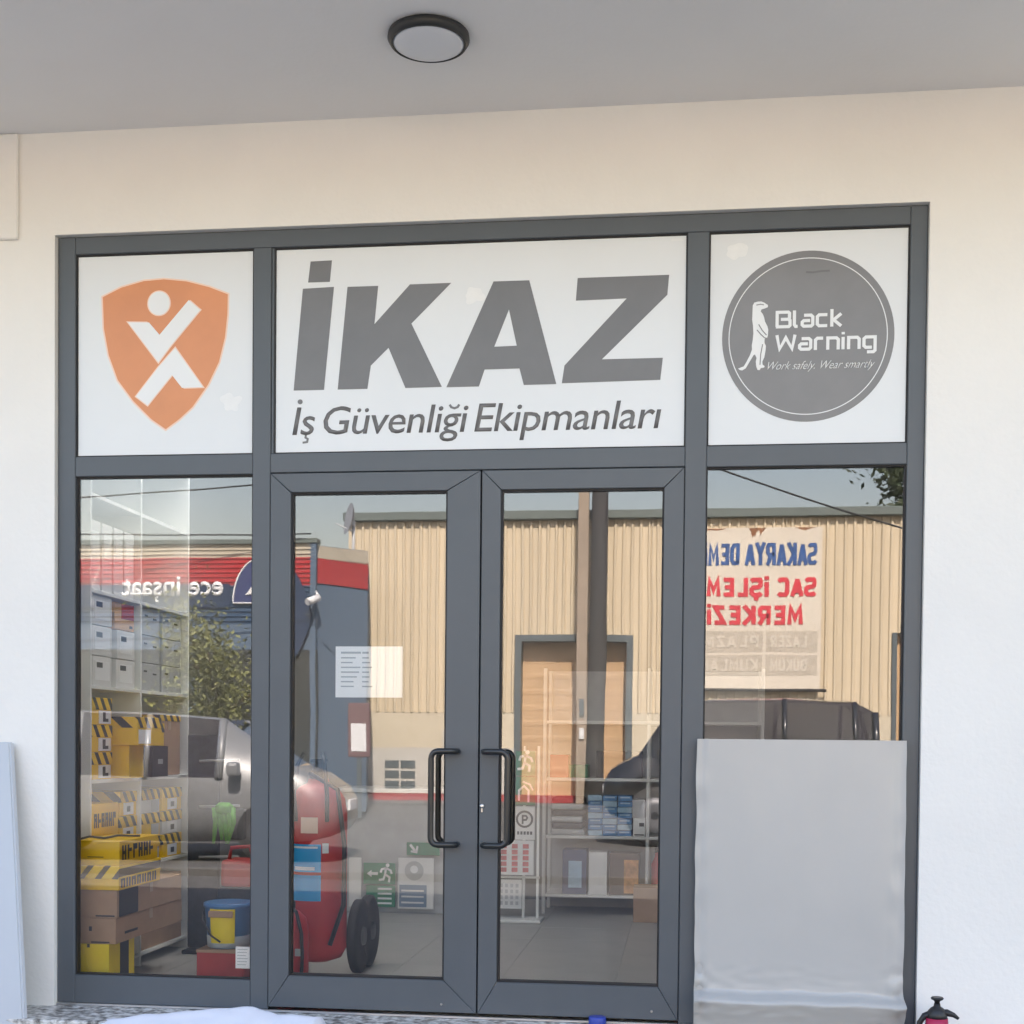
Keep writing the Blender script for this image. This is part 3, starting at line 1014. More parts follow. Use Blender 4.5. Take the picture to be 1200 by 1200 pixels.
# level 3 (z 1.485): white file boxes, one orange
for k in range(3):
    z = 1.4855 + k * 0.150
    carton('file_box', f'{PL3[k]} white file box in the near column under the upper shelf', BX0, -2.875, 0.40, 0.625, z, z + 0.145, M['whitebox'], group=GF, lab=(.12, .88, .2, .85), labm=M['vwhite'], marks=[(.2, .5, .62, .8, 'x')])
for k in range(2):
    z = 1.4855 + k * 0.150
    carton('file_box', f'{("lower", "upper")[k]} white file box under the orange box on the shelving', BX0, -2.88, 0.70, 0.93, z, z + 0.145, M['whitebox'], group=GF, lab=(.15, .85, .2, .85), labm=M['vwhite'], marks=[(.2, .5, .62, .8, 'x')])
carton('orange_box', 'orange box with a red label on top of white file boxes', BX0, -2.885, 0.69, 0.93, 1.786, 1.925, mat('peach_card', (0.62, 0.36, 0.16), 0.6), lab=(.35, .98, .42, .98), labm=M['pinkred'], marks=[(.75, .9, .1, .2, 'x')])
for c, (a, b) in enumerate(((1.03, 1.29), (1.33, 1.61))):
    for k in range(3):
        z = 1.4855 + k * 0.150
        carton('grey_box', f'{PL3[k]} grey carton in the {("nearer", "farther")[c]} column of the far shelf bay', BX0, -2.885, a, b, z, z + 0.147, M['greybox'], group='grey cartons in the far shelf bay', marks=[(.15, .3, .68, .74, 'x'), (.62, .8, .6, .66, 'x')])
# top level: files
for k in range(4):
    y = 0.40 + k * 0.14
    carton('binder_box', f'{("first", "second", "third", "fourth")[k]} pale binder box from the window on the top shelf', BX0, -2.89, y, y + 0.12, 1.956, 2.30, M['whitebox'], group='binder boxes on the top shelf', lab=(.15, .85, .5, .85), labm=M['vwhite'])
# level 2 (z 1.02): striped shoe boxes
for k in range(3):
    z = 1.0205 + k * 0.136
    carton('shoe_box', f'{PL3[k]} yellow shoe box of the near striped column on the middle shelf', BX0, -2.87, 0.372, 0.615, z, z + 0.134, M['yellow'], group=GS, lid=M['hazard'], lidh=0.06, lab=(.35, .95, .08, .95), labm=M['vwhite'], marks=[(.55, .68, .2, .85, 'x'), (.55, .82, .2, .42, 'x')])
carton('shoe_box', 'plain yellow shoe box under the striped open lids on the middle shelf', BX0, -2.80, 0.66, 0.86, 1.0205, 1.19, M['yellow'], group=GS)
carton('shoe_box', 'wide yellow box with hazard striped lid above the black box', BX0, -2.74, 0.64, 0.94, 1.1905, 1.335, M['yellow'], group=GS, lid=M['hazard'], lidh=0.055, lab=(.05, .55, .1, .9), labm=M['vwhite'])
carton('black_box', 'black box with a pale oval mark on the middle shelf', BX0, -2.80, 0.985, 1.20, 1.0205, 1.185, M['blackbox'], marks=None, lab=(.35, .65, .42, .58), labm=M['greybox'])
carton('shoe_box', 'yellow shoe box with stripes lying on the black box', BX0, -2.84, 0.99, 1.24, 1.186, 1.31, M['yellow'], group=GS, lid=M['hazard'], lidh=0.05)
carton('shoe_box', 'tall brownish yellow shoe box at the far end of the middle shelf', BX0, -2.885, 1.28, 1.60, 1.0205, 1.36, M['kraft'], group=GS, lid=M['hazard'])
# level 1 (z .56)
for k in range(2):
    z = 0.5605 + k * 0.17
    carton('shoe_box', f'{("lower", "upper")[k]} yellow lettered box above the front box stack', BX0, -2.87, 0.372, 0.70, z, z + 0.168, M['yellow'], group=GS, marks=letters(.1, .92, .3, .72, 6, 11 + k))
for k in range(3):
    z = 0.5605 + k * 0.13
    carton('shoe_box', f'{PL3[k]} striped shoe box beside the yellow lettered boxes', BX0, -2.875, 0.735, 0.945, z, z + 0.128, M['yellow'], group=GS, lid=M['hazard'], lidh=0.055, lab=(.2, .8, .1, .95), labm=M['vwhite'], marks=[(.4, .6, .3, .7, 'x')])
for k in range(3):
    z = 0.5605 + k * 0.13
    carton('shoe_box', f'{PL3[k]} striped shoe box nearer in the far bay of the lower shelf', BX0, -2.875, 1.0, 1.27, z, z + 0.128, M['whitebox'] if k == 2 else M['yellow'], group=GS, lid=M['hazard'], lidh=0.055, lab=(.55, .95, .1, .95), labm=M['greybox'])
for k in range(3):
    z = 0.5605 + k * 0.13
    carton('shoe_box', f'{PL3[k]} striped shoe box at the far end of the lower shelf', BX0, -2.875, 1.31, 1.60, z, z + 0.128, M['yellow'] if k != 1 else M['whitebox'], group=GS, lid=M['hazard'], lidh=0.055, lab=(.25, .75, .1, .95), labm=M['vwhite'], marks=[(.42, .6, .3, .7, 'x')])
# level 0
carton('kraft_carton', 'big brown carton at the bottom of the white shelving', BX0, -2.88, 1.0, 1.62, 0.0805, 0.46, M['kraft'], marks=[(.1, .3, .6, .64, 'x')])
# stack against the window
GK = 'cartons stacked behind the left window'
carton('yellow_carton', 'bright lemon yellow carton at the bottom of the window stack', -2.853, -2.685, 0.16, 0.47, 0.0095, 0.249, M['lemon'], group=GK, lab=(.42, .76, .0, .98), labm=M['blackbox'], marks=[(.36, .44, .93, 1.0, 'y'), (.42, .8, .40, .43, 'y')])
carton('kraft_carton', 'lower brown carton on the lemon yellow carton', -2.853, -2.650, 0.16, 1.02, 0.2495, 0.372, M['kraft'], group=GK, marks=[(.35, .42, .5, .68, 'y'), (.4, .85, .05, .1, 'y'), (.12, .3, .3, .4, 'x')])
carton('kraft_carton', 'upper brown carton with dark label under the striped yellow boxes', -2.853, -2.645, 0.16, 1.00, 0.3725, 0.506, M['kraft'], group=GK, lab=(.03, .30, .03, .97), labm=M['blackbox'], marks=[(.5, .95, .06, .11, 'y')])
carton('yellow_carton', 'yellow carton with black diagonal stripes on its front end', -2.853, -2.630, 0.15, 0.66, 0.5065, 0.622, M['yellow'], group=GK, lid=M['hazard2'], lidh=0.062, marks=letters(.04, .92, .2, 1.9, 7, 3))
e = carton('yellow_carton', 'topmost yellow carton of the window stack with a black strap', -2.853, -2.628, 0.15, 0.62, 0.6225, 0.742, M['yellow'], group=GK, marks=letters(.06, .9, .22, .8, 6, 8) + [(.3, .65, .33, .36, 'y')])
own(e, MB().tube([(-2.84, 0.17, 0.744), (-2.80, 0.20, 0.756), (-2.74, 0.23, 0.748), (-2.70, 0.3, 0.756), (-2.64, 0.42, 0.748)], 0.006, 6).build('strap', M['blackbox']))

# display stand with gloves, jerrycan, bucket
dsx, dsy = -2.62, 1.55
ds = empty('display_stand', (dsx, dsy, 0), 'black metal display stand with hooks between shelving and red cans', 'stand')
own(ds, MB().box(dsx - 0.18, dsx + 0.18, dsy - 0.14, dsy + 0.14, 0.009, 0.03, bev=0.004).build('base_plate', M['black']))
own(ds, MB().box(dsx - 0.19, dsx - 0.01, dsy - 0.02, dsy + 0.02, 0.03, 1.25, bev=0.004).build('back_board', M['darkcloth']))
for z in (0.55, 0.84, 1.1):
    own(ds, MB().tube([(dsx - 0.12, dsy - 0.02, z), (dsx + 0.13, dsy - 0.06, z + 0.01)], 0.008, 8).build('hook', M['greybox']))
gv = empty('glove_bundle', (-2.56, 1.42, 0.62), 'bright green hi vis gloves hanging on the black stand', 'gloves')
gm = MB()
for k in range(5):
    x = -2.61 + 0.026 * k
    gm.tube([(x, 1.42, 0.84), (x + 0.012, 1.40, 0.76), (x + 0.028 * math.sin(k), 1.40, 0.64 + 0.02 * (k % 2))], 0.014, 7, radii=[0.018, 0.016, 0.009])
gm.lathe([(0.02, -0.02), (0.05, 0.0), (0.052, 0.03), (0.03, 0.05)], 14, (-2.555, 1.42, 0.82))
own(gv, gm.build('glove', M['hivis'], shade=True))
own(gv, MB().box(-2.54, -2.44, 1.44, 1.47, 0.66, 0.84, bev=0.01).build('dark_glove', M['darkcloth']))
jc = empty('red_can', (-2.27, 0.9, 0.0), 'red metal can rack above the blue bucket', 'can')
own(jc, MB().box(-2.37, -2.17, 0.82, 1.02, 0.46, 0.60, bev=0.02, seg=2).build('body', M['pinkred']))
own(jc, MB().tube([(-2.34, 0.88, 0.60), (-2.33, 0.88, 0.66), (-2.23, 0.88, 0.67), (-2.21, 0.88, 0.60)], 0.011, 8).build('handle', M['pinkred']))
own(jc, MB().lathe([(0.03, 0), (0.03, 0.04), (0.02, 0.05)], 14, (-2.22, 0.95, 0.60)).build('cap', M['black']))
own(jc, MB().box(-2.38, -2.16, 0.81, 1.03, 0.01, 0.46, bev=0.01).build('stand_box', M['darkcloth']))
bk = empty('bucket', (-2.25, 0.62, 0.19), 'blue plastic bucket with a yellow label on a dark red box', 'bucket')
own(bk, MB().lathe([(0.098, 0), (0.105, 0.004), (0.122, 0.20), (0.128, 0.205), (0.128, 0.222), (0.118, 0.226)], 30, (-2.25, 0.62, 0.185)).build('body', M['clearblue']))
own(bk, MB().lathe([(0.099, 0.0), (0.1075, 0.004), (0.112, 0.06), (0.110, 0.062)], 30, (-2.25, 0.62, 0.186)).build('milky_base', M['milky']))
lbm = MB()
for a0 in range(10):
    a = -math.pi / 2 - 0.55 + a0 * 0.11
    b = a + 0.11
    for (z, zz) in ((0.215, 0.385),):
        rA, rB = 0.1155, 0.1235
        lbm.poly([(-2.25 + rA * math.cos(a), 0.62 + rA * math.sin(a), z), (-2.25 + rA * math.cos(b), 0.62 + rA * math.sin(b), z), (-2.25 + rB * math.cos(b), 0.62 + rB * math.sin(b), zz), (-2.25 + rB * math.cos(a), 0.62 + rB * math.sin(a), zz)])
own(bk, lbm.build('label_sticker', M['lemon']))
own(bk, MB().box(-2.315, -2.19, 0.489, 0.494, 0.345, 0.378, bev=0.002).build('label_band', M['kraft']))
own(bk, MB().tube([(-2.374, 0.62, 0.395), (-2.36, 0.53, 0.33), (-2.30, 0.49, 0.255), (-2.25, 0.482, 0.225)], 0.005, 7).build('bail_handle', M['black']))
carton('red_box', 'dark red box with a pale rim under the blue bucket', -2.375, -2.135, 0.50, 0.74, 0.0095, 0.184, M['pinkred'], lid=M['kraft'], lidh=0.016)

# wheeled extinguisher
we = empty('wheeled_extinguisher', (-1.83, 0.75, 0), 'large red wheeled fire extinguisher with blue labels behind the left door', 'fire extinguisher')
CX, CY, CR = -1.838, 0.78, 0.148
own(we, MB().lathe([(0.06, 0.10), (0.12, 0.12), (CR, 0.17), (CR, 0.86), (0.135, 0.93), (0.10, 0.985), (0.055, 1.01), (0.05, 1.03)], 40, (CX, CY, 0)).build('cylinder', M['red']))
own(we, MB().lathe([(0.045, 1.03), (0.05, 1.035), (0.05, 1.06), (0.03, 1.075), (0.03, 1.11), (0.045, 1.115), (0.045, 1.13)], 20, (CX, CY, 0)).build('valve', M['black']))
for sx in (-1, 1):
    own(we, MB().tube([(CX + sx * 0.08, CY - 0.13, 0.82), (CX + sx * 0.085, CY - 0.15, 0.95), (CX + sx * 0.07, CY - 0.14, 1.10), (CX + sx * 0.05, CY - 0.10, 1.16)], 0.011, 8).build('push_bar', M['black']))


def wrap(z0, z1, a0, a1, m, name, r=CR + 0.002, n=12):
    q = MB()
    for k in range(n):
        a, b = a0 + (a1 - a0) * k / n, a0 + (a1 - a0) * (k + 1) / n
        q.poly([(CX + r * math.cos(a), CY + r * math.sin(a), z0), (CX + r * math.cos(b), CY + r * math.sin(b), z0), (CX + r * math.cos(b), CY + r * math.sin(b), z1), (CX + r * math.cos(a), CY + r * math.sin(a), z1)])
    own(we, q.build(name, m))


D0 = -math.pi / 2
wrap(0.565, 0.705, D0 - 0.85, D0 + 0.36, M['blue'], 'blue_label')
wrap(0.42, 0.55, D0 - 0.85, D0 + 0.36, M['blue'], 'blue_label')
wrap(0.575, 0.592, D0 - 0.6, D0 + 0.15, M['vwhite'], 'label_text', CR + 0.0035)
wrap(0.684, 0.694, D0 - 0.7, D0 + 0.25, M['vwhite'], 'label_text', CR + 0.0035)
wrap(0.66, 0.71, D0 + 0.40, D0 + 0.62, M['vwhite'], 'side_label')
wrap(0.76, 0.84, D0 - 0.35, D0 + 0.25, M['peach'], 'faded_label')
own(we, MB().tube([(CX - 0.02, CY - 0.10, 1.06), (CX + 0.13, CY - 0.12, 0.98), (CX + 0.165, CY - 0.11, 0.7), (CX + 0.16, CY - 0.10, 0.4), (CX + 0.1, CY - 0.14, 0.2)], 0.012, 9).build('hose', M['black']))
for yy in (-0.12, 0.30):
    q = MB()
    q.lathe([(0.10, -0.022), (0.17, -0.026), (0.192, -0.018), (0.192, 0.018), (0.17, 0.026), (0.10, 0.022)], 30, (CX + 0.17, CY + 0.25 + yy * 0.5, 0.204), 'X')
    o = q.build('wheel', M['rubber'])
    own(we, o)
    rq = MB().lathe([(0.03, 0.03), (0.045, 0.034), (0.05, 0.02), (0.085, 0.016), (0.1, 0.02), (0.1, 0.012)], 24, (CX + 0.17, CY + 0.25 + yy * 0.5, 0.204), 'X')
    own(we, rq.build('rim', M['rim']))
q = MB().tube([(CX - 0.02, CY + 0.26, 0.204), (CX + 0.17, CY + 0.26, 0.204)], 0.014, 8)
own(we, q.build('axle', M['black']))
fe = empty('fire_extinguisher', (-1.925, 0.42, 0.009), 'smaller red fire extinguisher with black hose standing in front', 'fire extinguisher')
own(fe, MB().lathe([(0.085, 0.009), (0.092, 0.02), (0.092, 0.31), (0.08, 0.36), (0.045, 0.395), (0.03, 0.40)], 32, (-1.885, 0.44, 0.0)).build('cylinder', M['red']))
own(fe, MB().lathe([(0.028, 0.40), (0.028, 0.44), (0.014, 0.45)], 16, (-1.885, 0.44, 0)).box(-1.95, -1.87, 0.43, 0.45, 0.45, 0.468, bev=0.003).build('valve', M['black']))
own(fe, MB().tube([(-1.88, 0.40, 0.43), (-1.83, 0.36, 0.40), (-1.80, 0.345, 0.30), (-1.795, 0.345, 0.18), (-1.80, 0.35, 0.10)], 0.009, 9).build('hose', M['black']))
own(fe, MB().box(-1.83, -1.802, 0.337, 0.345, 0.19, 0.225, bev=0.002).build('hose_clip', M['greybox']))

# ---------------------------------------------------------------- safety signs at the back
YB = 3.42


def floor_sign(name, label, x0, x1, z0, z1, m, y=YB):
    e = empty(name, ((x0 + x1) / 2, y, z0), label, 'sign', 'safety signs leaning at the back of the shop')
    own(e, MB().box(x0, x1, y, y + 0.008, z0, z1, bev=0.002).build('plate', m))
    return e


def runner(x, z, s, y):
    q = MB()
    f = lambda v: Vector((v.x, y, v.y))
    q.prism(circle(x + 0.05 * s, z + 0.40 * s, 0.07 * s, 0.07 * s, y, 12), (0, 0.001, 0))
    for p in ([(x, z + 0.32 * s), (x - 0.04 * s, z + 0.08 * s)], [(x - 0.04 * s, z + 0.08 * s), (x + 0.12 * s, z - 0.02 * s), (x + 0.10 * s, z - 0.2 * s)], [(x - 0.04 * s, z + 0.08 * s), (x - 0.1 * s, z - 0.1 * s), (x - 0.26 * s, z - 0.12 * s)],
              [(x, z + 0.3 * s), (x + 0.16 * s, z + 0.22 * s), (x + 0.2 * s, z + 0.1 * s)], [(x, z + 0.3 * s), (x - 0.16 * s, z + 0.26 * s), (x - 0.2 * s, z + 0.14 * s)]):
        q.stroke(p, 0.075 * s, f)
    return q


e = floor_sign('exit_sign', 'green emergency exit sign with running man and arrow', -2.225, -1.995, 0.215, 0.365, M['green'])
own(e, runner(-2.06, 0.27, 0.20, YB - 0.003).build('running_man', M['vwhite']))
own(e, MB().prism(xz([(-2.20, 0.29), (-2.165, 0.315), (-2.165, 0.30), (-2.12, 0.30), (-2.12, 0.28), (-2.165, 0.28), (-2.165, 0.265)], YB - 0.003), (0, 0.001, 0)).build('arrow', M['vwhite']))
e = floor_sign('exit_sign', 'green lined instruction sign below the running man sign', -2.205, -1.995, 0.055, 0.205, M['green'])
q = MB()
for k in range(4):
    q.box(-2.12, -2.02, YB - 0.003, YB - 0.001, 0.075 + k * 0.034, 0.088 + k * 0.034)
own(e, q.build('text_line', M['vwhite']))
e = floor_sign('mandatory_sign', 'pale sign with a grey round pictogram over blue text', -1.975, -1.72, 0.045, 0.405, M['whitebox'])
own(e, MB().prism(circle(-1.86, 0.315, 0.068, 0.068, YB - 0.003, 24), (0, 0.001, 0)).build('round_pictogram', M['greybox']))
own(e, MB().prism(circle(-1.86, 0.325, 0.028, 0.028, YB - 0.005, 16), (0, 0.001, 0)).build('face_mark', M['vwhite']))
own(e, MB().box(-1.965, -1.77, YB - 0.003, YB - 0.001, 0.06, 0.215).build('text_block', mat('dusty_blue', (0.16, 0.22, 0.30), 0.6)))
q = MB()
for k in range(3):
    q.box(-1.95, -1.79, YB - 0.005, YB - 0.0035, 0.085 + k * 0.042, 0.097 + k * 0.042)
own(e, q.build('text_line', M['whitebox']))
e = floor_sign('arrow_sign', 'green sign with a white diagonal arrow standing above', -1.915, -1.68, 0.425, 0.515, M['green'])
own(e, MB().stroke([(-1.89, 0.50), (-1.85, 0.45)], 0.018, lambda v: Vector((v.x, YB - 0.003, v.y))).stroke([(-1.885, 0.452), (-1.845, 0.446), (-1.838, 0.49)], 0.014, lambda v: Vector((v.x, YB - 0.003, v.y))).build('arrow', M['vwhite']))
e = floor_sign('white_sign', 'narrow white sign with a tiny print standing beside the exit sign', -2.33, -2.24, 0.05, 0.40, M['whitebox'])
ct = empty('sales_counter', (-1.95, 3.7, 0), 'low grey counter behind the leaning safety signs', 'counter')
own(ct, MB().box(-2.45, -1.45, 3.46, 3.95, 0.009, 0.86, bev=0.004).build('body', M['greybox']))
own(ct, MB().box(-2.48, -1.42, 3.44, 3.98, 0.86, 0.89, bev=0.004).build('counter_top', M['rackmetal']))

# sign display stand
YS = 3.2
st = empty('sign_stand', (-1.1, YS, 0), 'white wire display stand carrying safety sign boards', 'stand')
for x in (-1.06, -0.965):
    own(st, MB().box(x - 0.009, x + 0.009, YS, YS + 0.018, 0.02, 1.20, bev=0.002).build('post', M['shelf']))
own(st, MB().box(-1.32, -0.93, YS - 0.12, YS + 0.12, 0.01, 0.03, bev=0.004).build('foot', M['shelf']))
own(st, MB().box(-1.32, -0.95, YS, YS + 0.015, 0.30, 0.315, bev=0.002).build('cross_bar', M['shelf']))


def stand_sign(label, x0, x1, z0, z1, m):
    e = empty('safety_sign', ((x0 + x1) / 2, YS - 0.02, z0), label, 'sign', 'sign boards on the white stand')
    own(e, MB().box(x0, x1, YS - 0.02, YS - 0.012, z0, z1, bev=0.0015).build('plate', m))
    return e


fS = lambda v: Vector((v.x, YS - 0.0225, v.y))
e = stand_sign('upper green safety sign on the white stand', -1.118, -0.985, 1.0, 1.165, M['green'])
own(e, runner(-1.05, 1.07, 0.22, YS - 0.0225).build('running_man', M['vwhite']))
e = stand_sign('lower green sign with white curved symbol on the stand', -1.118, -0.985, 0.80, 0.992, M['green'])
own(e, MB().stroke([(-1.095, 0.83), (-1.095, 0.90), (-1.06, 0.93), (-1.03, 0.90), (-1.03, 0.82)], 0.014, fS).stroke([(-1.07, 0.96), (-1.02, 0.94), (-1.0, 0.90)], 0.012, fS).build('symbol', M['vwhite']))
e = stand_sign('white sign with a black ringed letter P', -1.118, -0.985, 0.565, 0.792, M['whitebox'])
q = MB()
q.stroke([(-1.055 + 0.052 * math.cos(a * math.pi / 12), 0.705 + 0.052 * math.sin(a * math.pi / 12)) for a in range(25)], 0.014, fS)
q.stroke([(-1.068, 0.672), (-1.068, 0.728), (-1.045, 0.728), (-1.036, 0.714), (-1.045, 0.700), (-1.068, 0.700)], 0.012, fS)
own(e, q.build('pictogram', M['blackbox']))
q = MB()
for k in range(5):
    q.box(-1.105 + k * 0.022, -1.09 + k * 0.022, YS - 0.0225, YS - 0.021, 0.60, 0.622)
own(e, q.build('text_line', M['blackbox']))
e = stand_sign('white board with upright red lettering on the stand', -1.235, -0.99, 0.325, 0.56, M['whitebox'])
q = MB()
for k in range(3):
    for r in range(5):
        q.box(-1.215 + k * 0.075, -1.175 + k * 0.075, YS - 0.0225, YS - 0.021, 0.345 + r * 0.04, 0.375 + r * 0.04)
own(e, q.build('text_line', M['pinkred']))
e = stand_sign('white board with small grey lettering near the floor', -1.235, -1.07, 0.095, 0.292, M['whitebox'])
q = MB()
for k in range(4):
    for r in range(4):
        q.box(-1.22 + k * 0.036, -1.20 + k * 0.036, YS - 0.0225, YS - 0.021, 0.12 + r * 0.04, 0.145 + r * 0.04)
own(e, q.build('text_line', M['greybox']))

# ---------------------------------------------------------------- back rack with goods
YR = 3.6
rk = empty('goods_rack', (-0.4, YR + 0.2, 0), 'grey metal rack with three shelves at the back of the shop', 'rack')
for x in (-0.965, -0.235, 0.55):
    for y in (YR, YR + 0.40):
        own(rk, MB().box(x - 0.012, x + 0.012, y, y + 0.024, 0.01, 1.75, bev=0.002).build('post', M['rackmetal']))
for z in (0.155, 0.572, 0.978, 1.38):
    own(rk, MB().box(-0.95, 0.56, YR - 0.004, YR + 0.42, z - 0.022, z, bev=0.002).build('shelf_board', M['rackmetal']))
own(rk, MB().box(-0.96, 0.56, YR + 0.425, YR + 0.432, 0.02, 1.75).build('back_panel', M['greybox']))
GP = 'blue packs stacked on the middle rack shelf'
for c in range(3):
    for k in range(7):
        x0 = -0.655 + c * 0.105
        z = 0.5725 + k * 0.041
        carton('blue_pack', f'{("lowest", "second", "third", "fourth", "fifth", "sixth", "topmost")[k]} blue pack in the {("left", "middle", "right")[c]} stack on the rack', x0, x0 + 0.1, YR + 0.01, YR + 0.2, z, z + 0.038, M['bluepack'] if (k + c) % 3 else M['skyblue'], 'pack', GP, lab=(.15, .85, .55, .8), labm=M['skyblue'], labside='y')
GD = 'dark clothing piles on the middle rack shelf'
for k in range(6):
    z = 0.5725 + k * 0.045
    o = MB().box(-0.92 + 0.01 * (k % 2), -0.68 - 0.006 * (k % 3), YR + 0.01, YR + 0.30, z, z + 0.043, bev=0.014, seg=2).build('folded_garment', M['darkcloth'] if k % 2 else M['greybox'])
    tag(o, f'{("lowest", "second", "third", "fourth", "fifth", "topmost")[k]} folded work garment left of the blue packs', 'garment', GD)
carton('white_box', 'small white box right of the blue packs with dark print', -0.335, -0.25, YR + 0.005, YR + 0.2, 0.5725, 0.70, M['whitebox'], marks=[(.5, .9, .55, .75, 'y'), (.1, .9, .05, .12, 'y')])
carton('white_box', 'pale box standing on the small white box of the rack', -0.345, -0.255, YR + 0.02, YR + 0.2, 0.7005, 0.83, M['greybox'])
carton('blue_box', 'blue box with a white picture on the lowest shelf', -0.83, -0.66, YR + 0.005, YR + 0.22, 0.1555, 0.47, M['navy'], lab=(.25, .8, .15, .75), labm=M['skyblue'], labside='y')
carton('white_box', 'plain white box between blue and brown boxes on the lowest shelf', -0.645, -0.515, YR + 0.005, YR + 0.22, 0.1555, 0.455, M['whitebox'])
carton('brown_box', 'dark brown box with an orange picture on the lowest shelf', -0.50, -0.29, YR + 0.005, YR + 0.22, 0.1555, 0.45, mat('dark_brown_card', (0.09, 0.055, 0.04), 0.6), lab=(.5, .98, .05, .85), labm=mat('orange_picture', (0.55, 0.25, 0.07), 0.6, var=0.4, scale=14), labside='y')
carton('kraft_carton', 'small brown carton on the shop floor beside the rack', -0.32, -0.15, YR - 0.32, YR - 0.06, 0.0095, 0.245, M['kraft'])
bo = empty('red_bottle', (-0.17, YR + 0.08, 0.1555), 'red bottle standing at the right of the lowest shelf', 'bottle')
own(bo, MB().lathe([(0.035, 0), (0.038, 0.01), (0.038, 0.22), (0.015, 0.27), (0.013, 0.30)], 18, (-0.17, YR + 0.10, 0.1555)).build('body', M['red']))
own(bo, MB().lathe([(0.016, 0.30), (0.016, 0.33), (0.012, 0.335)], 14, (-0.17, YR + 0.10, 0.1555)).build('cap', M['black']))
GT = 'boxes on the upper rack shelf'
carton('red_box', 'dull red box at the left of the upper rack shelf', -0.93, -0.80, YR + 0.02, YR + 0.24, 0.9785, 1.14, M['pinkred'], group=GT)
carton('green_box', 'dark green box beside the red box on the upper shelf', -0.79, -0.66, YR + 0.02, YR + 0.24, 0.9785, 1.07, M['green'], group=GT)
carton('dark_box', 'wide dark box on the upper rack shelf', -0.60, -0.28, YR + 0.02, YR + 0.24, 0.9785, 1.17, M['blackbox'], group=GT)


# ---------------------------------------------------------------- across the street (seen mirrored in the glass)
def ribbed(x0, x1, z0, z1, y, pitch, depth, horiz=False, back=0.05):
    """trapezoid sheet cladding as real relief, facing +y"""
    m = MB()
    a0, a1 = (z0, z1) if horiz else (x0, x1)
    n = max(1, round((a1 - a0) / pitch))
    p = (a1 - a0) / n
    prof = []
    for k in range(n):
        s = a0 + k * p
        prof += [(s, 0), (s + p * .55, 0), (s + p * .68, depth), (s + p * .88, depth)]
    prof.append((a1, 0))
    lo, hi = [], []
    for s, d in prof:
        if horiz:
            lo.append(m.bm.verts.new((x0, y + d, s)))
            hi.append(m.bm.verts.new((x1, y + d, s)))
        else:
            lo.append(m.bm.verts.new((s, y + d, z0)))
            hi.append(m.bm.verts.new((s, y + d, z1)))
    for k in range(len(prof) - 1):
        m.bm.faces.new((lo[k], lo[k + 1], hi[k + 1], hi[k]))
    m.box(x0, x1, y - back, y - 0.004, z0, z1)
    return m


WYY = -24.0
wh = empty('warehouse', (4, WYY, -0.1), 'beige corrugated warehouse across the street mirrored in the glass', 'building')
MB().box(-7.6, 16.4, WYY - 14, WYY - 0.4, -0.1, 6.1).build('hall', M['beigeflat'])
own(wh, bpy.data.objects['hall'])
for (a, b, c, d) in ((-7.5, -3.70, 1.89, 6.12), (-3.70, -1.10, 3.60, 6.12), (-1.10, 4.42, 1.89, 6.12), (4.42, 6.4, 3.64, 6.12), (6.4, 16, 1.89, 6.12)):
    own(wh, ribbed(a, b, c, d, WYY, 0.19, 0.045).build('cladding', M['beige'], fix=False))
own(wh, MB().box(-7.6, 16.2, WYY - 0.3, WYY + 0.16, 6.12, 6.32, bev=0.02).build('gutter', M['gutter']))
own(wh, MB().box(-7.5, -3.70, WYY - 0.4, WYY + 0.02, 1.09, 1.885).build('render_band', M['beigeflat']))
own(wh, MB().box(-1.10, 4.42, WYY - 0.4, WYY + 0.02, 0.06, 1.885).build('render_band', M['beigeflat']))
own(wh, MB().box(6.4, 16, WYY - 0.4, WYY + 0.02, 0.06, 1.885).build('render_band', M['beigeflat']))
own(wh, MB().box(-9.0, -3.70, WYY - 0.4, WYY + 0.05, 0.06, 1.085).build('low_wall', M['whitewall']))
own(wh, MB().box(-9.0, 16, WYY - 0.4, WYY + 0.07, -0.12, 0.055).build('plinth', M['redline']))
own(wh, MB().box(-5.30, -5.10, WYY + 0.02, WYY + 0.09, 0.06, 1.5).build('pilaster', M['whitewall']))
for x in (-6.6, -4.75):
    q = MB()
    for i in range(2):
        for j in range(3):
            q.box(x + i * 0.36, x + i * 0.36 + 0.32, WYY + 0.045, WYY + 0.058, 0.17 + j * 0.23, 0.34 + j * 0.23)
    own(wh, q.build('vent_grille', M['doorframe']))
for k in range(8):
    xx = -6.4 + k * 2.85
    if -3.8 < xx < -1.0 or 4.3 < xx < 6.5:
        own(wh, MB().box(xx, xx + 0.02, WYY + 0.001, WYY + 0.05, 3.7, 6.1).build('sheet_lap', M['beigeflat']))
    else:
        own(wh, MB().box(xx, xx + 0.02, WYY + 0.001, WYY + 0.05, 1.9, 6.1).build('sheet_lap', M['beigeflat']))
